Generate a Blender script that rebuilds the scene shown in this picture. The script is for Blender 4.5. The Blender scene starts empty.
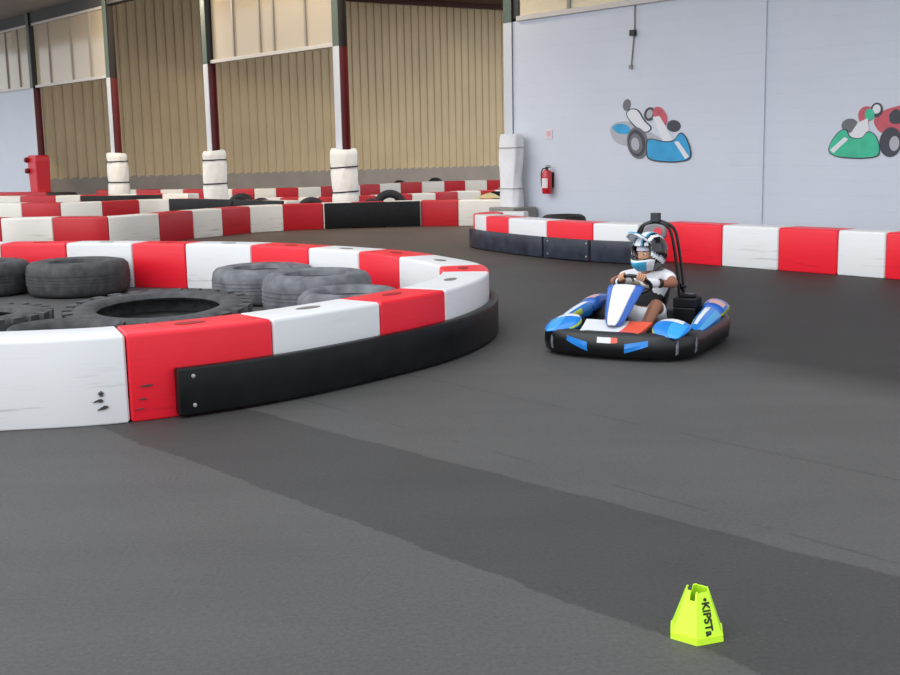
import bpy, bmesh, math, random
from mathutils import Vector, Matrix
random.seed(7)
SC = bpy.context.scene
COL = SC.collection
PI = math.pi

# ------------------------------------------------------------------ camera maths
F = 1150.0
EYE = Vector((0, 0, 1.53))
TH = math.atan(187.5 / F)
RO = math.atan(.02)
_f = Vector((0, math.cos(TH), -math.sin(TH)))
_r0 = Vector((1, 0, 0))
_u0 = Vector((0, math.sin(TH), math.cos(TH)))
_R = math.cos(RO) * _r0 - math.sin(RO) * _u0
_U = math.sin(RO) * _r0 + math.cos(RO) * _u0


def ray(x, y):
    return _f + _R * ((x - 450) / F) + _U * ((337.5 - y) / F)


def at(x, y, z=0.0):
    """survey point: where the sight line through a photo point meets height z"""
    d = ray(x, y)
    return EYE + d * ((z - EYE.z) / d.z)


def dep(x, y, Y):
    d = ray(x, y)
    return EYE + d * (Y / d.y)


cam = bpy.data.cameras.new('camera')
cam.sensor_width = 36.0
cam.lens = F / 900 * 36.0
cam.clip_end = 300
co = bpy.data.objects.new('camera', cam)
COL.objects.link(co)
m = Matrix((_R, _U, -_f)).transposed().to_4x4()
m.translation = EYE
co.matrix_world = m
SC.camera = co

# ------------------------------------------------------------------ materials
def srgb(r, g, b):
    def c(v):
        v /= 255.0
        return v / 12.92 if v <= .04045 else ((v + .055) / 1.055) ** 2.4
    return (c(r), c(g), c(b), 1)


def mat(name, rgb, rough=.5, metal=0.0, spec=.5, var=0.0, vscale=6.0, bump=0.0, bscale=60.0, coat=0.0):
    m = bpy.data.materials.new(name)
    m.use_nodes = True
    nt = m.node_tree
    b = nt.nodes['Principled BSDF']
    c = srgb(*rgb)
    b.inputs['Base Color'].default_value = c
    b.inputs['Roughness'].default_value = rough
    b.inputs['Metallic'].default_value = metal
    b.inputs['Specular IOR Level'].default_value = spec
    b.inputs['Coat Weight'].default_value = coat
    geo = nt.nodes.new('ShaderNodeNewGeometry')
    if var > 0:
        n = nt.nodes.new('ShaderNodeTexNoise')
        n.inputs['Scale'].default_value = vscale
        n.inputs['Detail'].default_value = 5
        nt.links.new(geo.outputs['Position'], n.inputs['Vector'])
        r = nt.nodes.new('ShaderNodeValToRGB')
        r.color_ramp.elements[0].position = .3
        r.color_ramp.elements[1].position = .7
        r.color_ramp.elements[0].color = (c[0] * (1 - var), c[1] * (1 - var), c[2] * (1 - var), 1)
        r.color_ramp.elements[1].color = (min(1, c[0] * (1 + var)), min(1, c[1] * (1 + var)), min(1, c[2] * (1 + var)), 1)
        nt.links.new(n.outputs['Fac'], r.inputs['Fac'])
        nt.links.new(r.outputs['Color'], b.inputs['Base Color'])
    if bump > 0:
        n2 = nt.nodes.new('ShaderNodeTexNoise')
        n2.inputs['Scale'].default_value = bscale
        n2.inputs['Detail'].default_value = 4
        nt.links.new(geo.outputs['Position'], n2.inputs['Vector'])
        bp = nt.nodes.new('ShaderNodeBump')
        bp.inputs['Strength'].default_value = bump
        bp.inputs['Distance'].default_value = .01
        nt.links.new(n2.outputs['Fac'], bp.inputs['Height'])
        nt.links.new(bp.outputs['Normal'], b.inputs['Normal'])
    return m


def plastic(name, rgb, dirt, amount, rough=.38):
    """moulded barrier plastic with horizontal rub marks"""
    m = mat(name, rgb, rough, spec=.45)
    nt = m.node_tree
    b = nt.nodes['Principled BSDF']
    geo = nt.nodes.new('ShaderNodeNewGeometry')
    mp = nt.nodes.new('ShaderNodeMapping')
    mp.inputs['Scale'].default_value = (1.6, 1.6, 26)
    nt.links.new(geo.outputs['Position'], mp.inputs['Vector'])
    n = nt.nodes.new('ShaderNodeTexNoise')
    n.inputs['Scale'].default_value = 1.3
    n.inputs['Detail'].default_value = 6
    n.inputs['Roughness'].default_value = .62
    nt.links.new(mp.outputs['Vector'], n.inputs['Vector'])
    r = nt.nodes.new('ShaderNodeValToRGB')
    r.color_ramp.elements[0].position = .56
    r.color_ramp.elements[1].position = .78
    r.color_ramp.elements[0].color = (0, 0, 0, 1)
    r.color_ramp.elements[1].color = (1, 1, 1, 1)
    nt.links.new(n.outputs['Fac'], r.inputs['Fac'])
    sp = nt.nodes.new('ShaderNodeSeparateXYZ')
    nt.links.new(geo.outputs['Position'], sp.inputs[0])
    mr = nt.nodes.new('ShaderNodeMapRange')
    mr.inputs['From Min'].default_value = .36
    mr.inputs['From Max'].default_value = .10
    mr.inputs['To Min'].default_value = .12
    mr.inputs['To Max'].default_value = amount
    nt.links.new(sp.outputs['Z'], mr.inputs['Value'])
    mu = nt.nodes.new('ShaderNodeMath')
    mu.operation = 'MULTIPLY'
    nt.links.new(r.outputs['Color'], mu.inputs[0])
    nt.links.new(mr.outputs['Result'], mu.inputs[1])
    mx = nt.nodes.new('ShaderNodeMix')
    mx.data_type = 'RGBA'
    mx.inputs[6].default_value = srgb(*rgb)
    mx.inputs[7].default_value = srgb(*dirt)
    nt.links.new(mu.outputs[0], mx.inputs[0])
    nt.links.new(mx.outputs[2], b.inputs['Base Color'])
    return m


M_red = plastic('red_plastic', (238, 28, 48), (70, 18, 20), .5)
M_white = plastic('white_plastic', (228, 228, 228), (70, 68, 64), .62)
M_redshade = plastic('shaded_red_plastic', (190, 22, 34), (60, 18, 18), .5)  # darker red copy, shade on the far barriers put into the colour
M_whiteshade = plastic('shaded_white_plastic', (232, 226, 216), (60, 56, 50), .75)  # brownish shade of the far barriers tints this white, rub marks heavier
M_rail = mat('black_rail_plastic', (17, 17, 18), .4, var=.5, vscale=9, spec=.3)
M_railb = mat('blue_black_rail_plastic', (44, 49, 62), .28, var=.5, vscale=6, spec=.5)
M_tyre = mat('worn_tyre_rubber', (66, 66, 67), .7, var=.4, vscale=11, bump=.3, bscale=40)
M_tyrelit = mat('lit_grey_tyre_rubber', (104, 106, 110), .7, var=.4, vscale=8, bump=.3, bscale=40)  # paler copy of the rubber, light on the treads put into its colour
M_tyred = mat('dark_tyre_rubber', (26, 26, 27), .7, var=.4, vscale=14, bump=.3, bscale=40)
M_cap = mat('dark_red_recess', (150, 16, 26), .5)
M_capw = mat('grey_recess', (120, 116, 112), .5)
M_bolt = mat('pale_bolt', (190, 190, 190), .35, metal=.6)
M_scuff = mat('rubber_scuff', (66, 62, 60), .8, var=.5, vscale=40)
M_conc = mat('grey_concrete', (142, 138, 132), .85, var=.12, vscale=3)
M_pad = mat('white_foam_wrap', (244, 241, 232), .55, var=.05, vscale=8, bump=.5, bscale=9)
M_strap = mat('black_strap', (20, 20, 22), .5)
M_black = mat('black_plastic', (14, 14, 16), .35)
M_metal = mat('dark_steel', (40, 40, 44), .35, metal=.8)

# ------------------------------------------------------------------ mesh builder
class MB:
    def __init__(self):
        self.v, self.f, self.mi = [], [], []

    def add(self, vs, fs, mi=0):
        o = len(self.v)
        self.v += [Vector(p) for p in vs]
        for f in fs:
            self.f.append([i + o for i in f])
            self.mi.append(mi)

    def box(self, x0, x1, y0, y1, z0, z1, T=None, mi=0):
        vs = [Vector((x, y, z)) for z in (z0, z1) for y in (y0, y1) for x in (x0, x1)]
        if T:
            vs = [T(p) for p in vs]
        self.add(vs, [(0, 2, 3, 1), (4, 5, 7, 6), (0, 1, 5, 4), (2, 6, 7, 3), (0, 4, 6, 2), (1, 3, 7, 5)], mi)

    def loft(self, rings, closed=False, caps=True, mi=0, ringclosed=True):
        n = len(rings[0])
        vs = [p for r in rings for p in r]
        fs = []
        k = len(rings)
        for i in range(k if closed else k - 1):
            a, b = i * n, ((i + 1) % k) * n
            for j in range(n if ringclosed else n - 1):
                j2 = (j + 1) % n
                fs.append((a + j, a + j2, b + j2, b + j))
        if caps and not closed:
            fs.append(tuple(reversed(range(n))))
            fs.append(tuple(range((k - 1) * n, k * n)))
        self.add(vs, fs, mi)

    def tube(self, pts, r, seg=10, closed=False, mi=0):
        pts = [Vector(p) for p in pts]
        n = len(pts)
        rings = []
        ref = None
        for i, p in enumerate(pts):
            a = pts[i - 1] if (i or closed) else p
            b = pts[(i + 1) % n] if (i < n - 1 or closed) else p
            t = (b - a).normalized()
            if ref is None:
                ref = t.orthogonal().normalized()
            ref = (ref - t * ref.dot(t)).normalized()
            bi = t.cross(ref)
            rr = r[i] if isinstance(r, (list, tuple)) else r
            rings.append([p + (ref * math.cos(2 * PI * k / seg) + bi * math.sin(2 * PI * k / seg)) * rr for k in range(seg)])
        self.loft(rings, closed=closed, mi=mi)

    def lathe(self, prof, seg=32, T=None, closed=True, mi=0):
        """profile of (r, z) turned about z; closed profile makes a ring"""
        rings = []
        for k in range(seg):
            a = 2 * PI * k / seg
            rings.append([Vector((r * math.cos(a), r * math.sin(a), z)) for r, z in prof])
        if T:
            rings = [[T(p) for p in r] for r in rings]
        self.loft(rings, closed=True, ringclosed=closed, mi=mi)

    def poly(self, pts, mi=0):
        self.add(pts, [tuple(range(len(pts)))], mi)

    def build(self, name, mats, parent=None, smooth=False, bevel=0, solid=0, subsurf=0, angle=35, fix=True):
        me = bpy.data.meshes.new(name)
        me.from_pydata([tuple(p) for p in self.v], [], self.f)
        if not isinstance(mats, (list, tuple)):
            mats = [mats]
        for x in mats:
            me.materials.append(x)
        for p, k in zip(me.polygons, self.mi):
            p.material_index = k
        if fix:
            bm = bmesh.new()
            bm.from_mesh(me)
            bmesh.ops.recalc_face_normals(bm, faces=bm.faces)
            bm.to_mesh(me)
            bm.free()
        o = bpy.data.objects.new(name, me)
        COL.objects.link(o)
        if parent is not None:
            o.parent = parent
            o.matrix_parent_inverse = Matrix.Translation(-Vector(parent.location)) if parent.get('_flat') else Matrix.Identity(4)
        if solid:
            s = o.modifiers.new('solid', 'SOLIDIFY')
            s.thickness = solid
            s.offset = 0
        if bevel:
            b = o.modifiers.new('bevel', 'BEVEL')
            b.width = bevel
            b.segments = 2
            b.limit_method = 'ANGLE'
        if subsurf:
            s = o.modifiers.new('sub', 'SUBSURF')
            s.levels = s.render_levels = subsurf
        if smooth:
            for p in me.polygons:
                p.use_smooth = True
            if angle < 180 and not subsurf:
                me.set_sharp_from_angle(angle=math.radians(angle))
        return o


def tag(o, label=None, cat=None, group=None, kind=None):
    if label:
        o['label'] = label
    if cat:
        o['category'] = cat
    if group:
        o['group'] = group
    if kind:
        o['kind'] = kind
    return o


def empty(name, loc, rz=0.0, flat=False):
    """an Empty at a thing's base; flat: its children are built in world coordinates"""
    o = bpy.data.objects.new(name, None)
    COL.objects.link(o)
    o.location = loc
    o.rotation_euler = (0, 0, rz)
    o.empty_display_size = .1
    if flat:
        o['_flat'] = 1
    return o


def copy_tree(o, parent=None):
    c = o.copy()
    COL.objects.link(c)
    if parent is not None:
        c.parent = parent
    for ch in list(o.children):
        copy_tree(ch, c)
    return c


def struct(o, label=None):
    o['kind'] = 'structure'
    if label:
        o['label'] = label
    return o


# ------------------------------------------------------------------ paths
class Path:
    """smooth polyline on the ground (outer face of a barrier run); inner side is to the LEFT if side=+1"""
    def __init__(self, pts, side=1, sub=14, smooth=True):
        P = [Vector((p[0], p[1])) for p in pts]
        out = []
        if smooth:
            n = len(P)
            for i in range(n - 1):
                p0 = P[i - 1] if i else P[0] * 2 - P[1]
                p1, p2 = P[i], P[i + 1]
                p3 = P[i + 2] if i + 2 < n else P[-1] * 2 - P[-2]
                for k in range(sub):
                    t = k / sub
                    out.append(.5 * ((2 * p1) + (p2 - p0) * t + (2 * p0 - 5 * p1 + 4 * p2 - p3) * t * t + (3 * p1 - p0 - 3 * p2 + p3) * t ** 3))
            out.append(P[-1])
        else:
            out = P
        self.p = out
        self.s = [0]
        for a, b in zip(out, out[1:]):
            self.s.append(self.s[-1] + (b - a).length)
        self.L = self.s[-1]
        self.side = side

    def pos(self, s):
        s = max(0, min(self.L, s))
        for i in range(len(self.s) - 1):
            if self.s[i + 1] >= s:
                t = (s - self.s[i]) / max(1e-9, self.s[i + 1] - self.s[i])
                return self.p[i].lerp(self.p[i + 1], t)
        return self.p[-1]

    def nrm(self, s):
        a, b = self.pos(s - .12), self.pos(s + .12)
        t = (b - a).normalized()
        return Vector((-t.y, t.x)) * self.side

    def near(self, q):
        q = Vector((q[0], q[1]))
        best = min(range(len(self.p)), key=lambda i: (self.p[i] - q).length)
        lo, hi = max(0, best - 1), min(len(self.p) - 1, best + 1)
        bs, bd = self.s[best], 1e9
        for k in range(41):
            s = self.s[lo] + (self.s[hi] - self.s[lo]) * k / 40
            d = (self.pos(s) - q).length
            if d < bd:
                bs, bd = s, d
        return bs


BH = .52   # barrier height


def round_rect(d0, d1, z0, z1, r=.025, n=3, rb=.012):
    pts = []
    for cx, cz, a0, rr in ((d0, z1, PI, r), (d1, z1, PI / 2, r), (d1, z0, 0, rb), (d0, z0, -PI / 2, rb)):
        sx = 1 if cx == d0 else -1
        sz = 1 if cz == z0 else -1
        for k in range(n + 1):
            a = a0 - k / n * PI / 2
            pts.append((cx + sx * rr + rr * math.cos(a), cz + sz * rr + rr * math.sin(a)))
    return pts


def sweep(mb, path, s0, s1, prof, inset=0.0, step=.12, mi=0):
    n = max(2, int((s1 - s0) / step) + 1)
    ss = [s0 + (s1 - s0) * k / (n - 1) for k in range(n)]
    rings = []
    cx = sum(p[0] for p in prof) / len(prof)
    cz = sum(p[1] for p in prof) / len(prof)

    def ring(s, sc):
        p, nn = path.pos(s), path.nrm(s)
        out = []
        for d, z in prof:
            d2 = cx + (d - cx) * (1 - sc / max(.01, abs(d - cx)) if abs(d - cx) > .02 else 1)
            z2 = cz + (z - cz) * (1 - sc / max(.01, abs(z - cz)) if abs(z - cz) > .02 else 1)
            out.append(Vector((p.x + nn.x * d2, p.y + nn.y * d2, z2)))
        return out
    if inset:
        rings.append(ring(ss[0], inset))
        ss2 = [ss[0] + inset] + ss[1:-1] + [ss[-1] - inset]
    else:
        ss2 = ss
    for s in ss2:
        rings.append(ring(s, 0))
    if inset:
        rings.append(ring(ss[-1], inset))
    mb.loft(rings, mi=mi)


def barrier(label, path, bounds, first_red, rails=(), width=.40, shaded=False, caps=False, group=None, height=BH, railmat=None, bolts=()):
    p0 = path.pos(path.L * .5)
    root = empty('track_barrier', (p0.x, p0.y, 0), flat=True)
    tag(root, label, 'barrier', group)
    red = first_red
    for a, b in zip(bounds, bounds[1:]):
        mb = MB()
        sweep(mb, path, a + .004, b - .004, round_rect(0, width, 0, height), inset=.012)
        ob = mb.build('barrier_block', (M_redshade if shaded else M_red) if red else (M_whiteshade if shaded else M_white), root, smooth=True)
        ob['label'] = 'red plastic block' if red else 'white plastic block'
        if caps and b - a > .4:
            c, nn = path.pos((a + b) / 2), path.nrm((a + b) / 2)
            tt = Vector((nn.y, -nn.x))
            cm = MB()
            q = c + nn * width * .55
            cm.poly([Vector((q.x + tt.x * .10 * math.cos(k * PI / 10) + nn.x * .045 * math.sin(k * PI / 10),
                             q.y + tt.y * .10 * math.cos(k * PI / 10) + nn.y * .045 * math.sin(k * PI / 10), height + .002)) for k in range(20)])
            co_ = cm.build('filler_recess', M_cap if red else M_capw, None, solid=.003)
            co_.parent = ob
            co_.matrix_parent_inverse = (Matrix.Translation(root.location)).inverted() if False else Matrix.Identity(4)
        red = not red
    for a, b, z0, z1, out in rails:
        mb = MB()
        sweep(mb, path, a, b, round_rect(-out, -.004, z0, z1, r=.015), inset=.006)
        ro = mb.build('rub_rail', railmat or M_rail, root, smooth=True)
        ro['label'] = 'black rub rail'
        for sb in [x for x in bolts if a < x < b]:
            for zb in (z0 + .06, z1 - .05):
                c, nn = path.pos(sb), path.nrm(sb)
                bm_ = MB()
                q = c - nn * (out + .004)
                bm_.lathe([(.0001, -.006), (.012, -.004), (.012, .004), (.0001, .006)], 10, T=lambda v: Vector((q.x, q.y, zb)) + Vector((v.x * nn.y + v.z * nn.x, -v.x * nn.x + v.z * nn.y, v.y)), closed=False)
                bo = bm_.build('bolt', M_bolt)
                bo.parent = ro
    return root


# ------------------------------------------------------------------ the setting: floor
def floor_material():
    m = bpy.data.materials.new('worn_asphalt')
    m.use_nodes = True
    nt = m.node_tree
    L = nt.links
    b = nt.nodes['Principled BSDF']
    geo = nt.nodes.new('ShaderNodeNewGeometry')

    def noise(scale, detail=6, rough=.6, vec=None):
        n = nt.nodes.new('ShaderNodeTexNoise')
        n.inputs['Scale'].default_value = scale
        n.inputs['Detail'].default_value = detail
        n.inputs['Roughness'].default_value = rough
        L.new(vec or geo.outputs['Position'], n.inputs['Vector'])
        return n.outputs['Fac']

    def math_(op, a, b_=None, c_=None):
        n = nt.nodes.new('ShaderNodeMath')
        n.operation = op
        for i, v in enumerate((a, b_, c_)):
            if v is None:
                continue
            if isinstance(v, (int, float)):
                n.inputs[i].default_value = v
            else:
                L.new(v, n.inputs[i])
        return n.outputs[0]
    sp = nt.nodes.new('ShaderNodeSeparateXYZ')
    L.new(geo.outputs['Position'], sp.inputs[0])
    X, Y = sp.outputs['X'], sp.outputs['Y']
    wob = math_('ADD', math_('MULTIPLY', math_('SUBTRACT', noise(2.2), .5), .12), math_('MULTIPLY', math_('SUBTRACT', noise(30), .5), .05))

    def side(p, q, soft):   # 0..1 : right of / beyond the line p -> q, following its signed distance
        px, py = p[0], p[1]
        dx, dy = q[0] - p[0], q[1] - p[1]
        l = math.hypot(dx, dy)
        nx, ny = -dy / l, dx / l
        d = math_('ADD', math_('ADD', math_('MULTIPLY', X, nx), math_('MULTIPLY', Y, ny)), -(nx * px + ny * py))
        d = math_('ADD', d, wob)
        mr = nt.nodes.new('ShaderNodeMapRange')
        mr.inputs['From Min'].default_value = -soft
        mr.inputs['From Max'].default_value = soft
        L.new(d, mr.inputs['Value'])
        return mr.outputs['Result']
    lo = side(at(112, 432), at(660, 636), .006)       # near edge of the resurfaced strip
    hi = side(at(250, 410), at(900, 578), .008)       # far edge
    strip = math_('MULTIPLY', lo, math_('SUBTRACT', 1, hi))
    far = side(at(727, 362), at(900, 392), .35)      # darker surface of the far lane
    fade = nt.nodes.new('ShaderNodeMapRange')
    fade.inputs['From Min'].default_value = .2
    fade.inputs['From Max'].default_value = 2.2
    L.new(X, fade.inputs['Value'])
    far = math_('MULTIPLY', far, fade.outputs['Result'])
    fine = noise(55, 5, .7)
    big = noise(.8, 5, .6)
    mp = nt.nodes.new('ShaderNodeMapping')
    mp.inputs['Rotation'].default_value = (0, 0, math.radians(50))
    mp.inputs['Scale'].default_value = (.25, 2.2, 1)
    L.new(geo.outputs['Position'], mp.inputs['Vector'])
    streak = noise(1.4, 6, .6, mp.outputs['Vector'])
    v = math_('ADD', .086, math_('MULTIPLY', math_('SUBTRACT', fine, .5), .095))
    v = math_('ADD', v, math_('MULTIPLY', math_('SUBTRACT', big, .5), .035))
    v = math_('ADD', v, math_('MULTIPLY', math_('SUBTRACT', streak, .5), .03))
    v = math_('MULTIPLY', v, math_('SUBTRACT', 1, math_('MULTIPLY', strip, .36)))
    v = math_('MULTIPLY', v, math_('SUBTRACT', 1, math_('MULTIPLY', far, .62)))
    def line(p, q, wd):
        px, py = p[0], p[1]
        dx, dy = q[0] - p[0], q[1] - p[1]
        l = math.hypot(dx, dy)
        nx, ny = -dy / l, dx / l
        d = math_('ADD', math_('ADD', math_('MULTIPLY', X, nx), math_('MULTIPLY', Y, ny)), -(nx * px + ny * py))
        d = math_('ADD', d, math_('MULTIPLY', wob, .25))
        return math_('LESS_THAN', math_('ABSOLUTE', d), wd)
    seam = math_('MAXIMUM', line(at(450, 440), at(740, 520), .010), line(at(470, 388), at(880, 476), .012))
    seam = math_('MULTIPLY', seam, math_('GREATER_THAN', streak, .47))
    v = math_('MULTIPLY', v, math_('SUBTRACT', 1, math_('MULTIPLY', seam, .22)))
    wall_reflection = nt.nodes.new('ShaderNodeMapRange')  # warm reflection of the beige wall painted into the far floor
    wall_reflection.inputs['From Min'].default_value = 14.0
    wall_reflection.inputs['From Max'].default_value = 19.0
    wall_reflection.inputs['To Max'].default_value = .14
    L.new(Y, wall_reflection.inputs['Value'])
    # pale specks of grit
    vo = nt.nodes.new('ShaderNodeTexVoronoi')
    vo.inputs['Scale'].default_value = 22
    L.new(geo.outputs['Position'], vo.inputs['Vector'])
    speck = math_('LESS_THAN', vo.outputs['Distance'], .055)
    v = math_('ADD', v, math_('MULTIPLY', speck, .07))
    v = math_('MAXIMUM', v, .008)
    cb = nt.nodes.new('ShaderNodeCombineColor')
    L.new(math_('MULTIPLY', v, math_('ADD', 1, wall_reflection.outputs['Result'])), cb.inputs[0])
    L.new(math_('MULTIPLY', v, math_('SUBTRACT', .965, wall_reflection.outputs['Result'])), cb.inputs[1])
    L.new(math_('MULTIPLY', v, math_('SUBTRACT', .92, math_('MULTIPLY', wall_reflection.outputs['Result'], 2.2))), cb.inputs[2])
    L.new(cb.outputs[0], b.inputs['Base Color'])
    b.inputs['Roughness'].default_value = .62
    b.inputs['Specular IOR Level'].default_value = .28
    bp = nt.nodes.new('ShaderNodeBump')
    bp.inputs['Strength'].default_value = .35
    bp.inputs['Distance'].default_value = .01
    L.new(fine, bp.inputs['Height'])
    L.new(bp.outputs['Normal'], b.inputs['Normal'])
    return m


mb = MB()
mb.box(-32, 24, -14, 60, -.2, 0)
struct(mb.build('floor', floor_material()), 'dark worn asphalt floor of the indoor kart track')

# ------------------------------------------------------------------ the setting: long side wall (columns, windows, painted wall)
W0 = Vector((-2.153, 24.45, 0))
TAN = .86
_c = 1 / math.hypot(1, TAN)
WU = Vector((TAN * _c, -1 * _c, 0)) if False else Vector((.7582 * 0 + _c * TAN, -_c, 0))
# wall runs along D (away to the left); u counts towards the camera side, n points into the hall
WN = Vector((-_c, -TAN * _c, 0))
WU = Vector((TAN * _c, -_c, 0))


def W(p):
    """(u, n, z) in the side wall's own frame -> world"""
    return W0 + WU * p[0] + WN * p[1] + Vector((0, 0, p[2]))


def onwall(x, y, n=0.0):
    """photo point -> (u, n, z) on the side wall"""
    d = ray(x, y)
    P = W0 + WN * n
    t = (P - EYE).dot(WN) / d.dot(WN)
    q = EYE + d * t
    return Vector(((q - W0).dot(WU), n, q.z))


BAY = 5.3
UC = [-16.4, -10.87, -5.43, 0.0, 5.03, 10.21]     # the columns along u
SILL, WTOP, CEIL = 3.74, 5.62, 5.98

# painted block wall
def block_paint(name, rgb):
    m = mat(name, rgb, .6, spec=.3)
    nt = m.node_tree
    b = nt.nodes['Principled BSDF']
    tc = nt.nodes.new('ShaderNodeTexCoord')
    mp = nt.nodes.new('ShaderNodeMapping')
    mp.inputs['Rotation'].default_value = (math.radians(90), 0, 0)
    L = nt.links
    br = nt.nodes.new('ShaderNodeTexBrick')
    br.inputs['Scale'].default_value = 1
    br.inputs['Brick Width'].default_value = .5
    br.inputs['Row Height'].default_value = .2
    br.inputs['Mortar Size'].default_value = .006
    br.inputs['Mortar Smooth'].default_value = .6
    br.inputs['Color1'].default_value = (1, 1, 1, 1)
    br.inputs['Color2'].default_value = (1, 1, 1, 1)
    br.inputs['Mortar'].default_value = (.0, .0, .0, 1)
    L.new(tc.outputs['UV'], br.inputs['Vector'])
    bp = nt.nodes.new('ShaderNodeBump')
    bp.inputs['Strength'].default_value = .35
    bp.inputs['Distance'].default_value = .006
    L.new(br.outputs['Color'], bp.inputs['Height'])
    L.new(bp.outputs['Normal'], b.inputs['Normal'])
    n = nt.nodes.new('ShaderNodeTexNoise')
    n.inputs['Scale'].default_value = 1.1
    n.inputs['Detail'].default_value = 5
    L.new(tc.outputs['UV'], n.inputs['Vector'])
    c = srgb(*rgb)
    mx = nt.nodes.new('ShaderNodeMix')
    mx.data_type = 'RGBA'
    mx.inputs[6].default_value = (c[0] * .94, c[1] * .94, c[2] * .95, 1)
    mx.inputs[7].default_value = (min(1, c[0] * 1.05), min(1, c[1] * 1.05), min(1, c[2] * 1.05), 1)
    L.new(n.outputs['Fac'], mx.inputs[0])
    L.new(mx.outputs[2], b.inputs['Base Color'])
    return m


M_wall = block_paint('pale_grey_blue_paint', (206, 212, 222))


def wall_piece(name, u0, u1, z0, z1, mt, n0=-.22, n1=0.0, parent=None):
    mb = MB()
    mb.box(u0, u1, n0, n1, z0, z1, T=W)
    o = mb.build(name, mt, parent)
    me = o.data
    uv = me.uv_layers.new(name='uv')
    for p in me.polygons:
        for li in p.loop_indices:
            v = me.vertices[me.loops[li].vertex_index].co
            uv.data[li].uv = ((v - W0).dot(WU), v.z)
    return o


struct(wall_piece('wall_right', UC[4] + .1, 21.5, 0, SILL - .04, M_wall), 'pale grey painted block wall with two kart paintings')
struct(wall_piece('wall_left', -31, UC[0] - .12, 0, SILL - .04, M_wall), 'pale painted wall under the far windows')

# windows over the walls and over two of the open bays
M_frame = mat('window_frame_paint', (150, 144, 138), .5)
M_sill = mat('pale_window_ledge', (206, 200, 194), .5)


def glass_mat(name, rgb, trans, rough):
    m = bpy.data.materials.new(name)
    m.use_nodes = True
    nt = m.node_tree
    b = nt.nodes['Principled BSDF']
    b.inputs['Base Color'].default_value = srgb(*rgb)
    b.inputs['Roughness'].default_value = rough
    b.inputs['Specular IOR Level'].default_value = .9
    tr = nt.nodes.new('ShaderNodeBsdfTransparent')
    mx = nt.nodes.new('ShaderNodeMixShader')
    mx.inputs[0].default_value = trans
    nt.links.new(b.outputs[0], mx.inputs[1])
    nt.links.new(tr.outputs[0], mx.inputs[2])
    nt.links.new(mx.outputs[0], nt.nodes['Material Output'].inputs['Surface'])
    return m


M_glass = glass_mat('dusty_window_glass', (206, 190, 164), .18, .12)
M_glassw = glass_mat('warm_translucent_glazing', (255, 240, 205), .5, .3)


def window(n, u0, u1, panes, g):
    root = empty('window_%d' % n, W((0.5 * (u0 + u1), 0, SILL)), flat=True)
    struct(root)
    mb = MB()
    mb.box(u0, u1, -.1, .05, SILL - .04, SILL + .04, T=W)
    mb.box(u0, u1, -.1, .04, WTOP - .04, WTOP + .03, T=W)
    mb.build('window_ledge', M_sill, root)
    mb = MB()
    edges = [u0]
    for w in panes:
        edges.append(edges[-1] + (u1 - u0) * w / sum(panes))
    for e in edges[1:-1]:
        mb.box(e - .03, e + .03, -.06, .02, SILL + .04, WTOP - .04, T=W)
    mb.build('window_frame', M_frame, root)
    for a, b in zip(edges, edges[1:]):
        mb = MB()
        mb.box(a + .03, b - .03, -.03, -.02, SILL + .04, WTOP - .04, T=W)
        mb.build('window_pane', g, root)


window(1, -28, UC[0] - .14, [1] * 11, M_glass)
window(2, UC[0] + .14, UC[1] - .14, [1, 1.4, 1.1, 1], M_glass)
window(3, UC[2] + .14, UC[3] - .14, [1, 1.1, .55, 1.2, 1.05], M_glass)
window(4, UC[4] + .24, UC[5] + .02, [1.05, 1.1, 1.1, 1.1], M_glassw)
window(5, UC[5] + .02, 21.5, [1] * 8, M_glassw)

mb = MB()
mb.box(-31, 21.5, -.2, .06, WTOP + .03, CEIL, T=W)
struct(mb.build('trim_1', mat('dark_eaves_beam', (64, 62, 62), .6)), 'dark eaves beam above the windows')

mb = MB()
mb.box(-31, UC[3] + .1, -.2, -.05, CEIL, 7.5, T=W)  # added and unseen, keeps high daylight off the top of the back wall
struct(mb.build('shade_board', bpy.data.materials['dark_eaves_beam']), 'dark unseen board added to block high light above the left bays')
# painted pilaster dividing the wall
struct(wall_piece('trim_2', UC[5] - .13, UC[5] + .07, 0, SILL - .04, M_wall, 0, .03), 'narrow painted pilaster between the two kart paintings')

# ceiling of the hall (only over the far side; the near side of the hall is open to daylight)
mb = MB()
mb.box(-31, 21.5, -.2, 5.0, CEIL, CEIL + .15, T=W)
struct(mb.build('ceiling', mat('grey_ceiling_panel', (168, 166, 164), .8)), 'grey ceiling over the track')

# corrugated cladding far behind the open bays
CB0, CB1 = Vector((-20.0, 36.2, 0)), Vector((8.5, 53.9, 0))
cd = (CB1 - CB0).normalized()
cn = Vector((cd.y, -cd.x, 0))        # towards the camera
clen = (CB1 - CB0).length


def CW(p):
    return CB0 + cd * p[0] + cn * p[1] + Vector((0, 0, p[2]))


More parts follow.
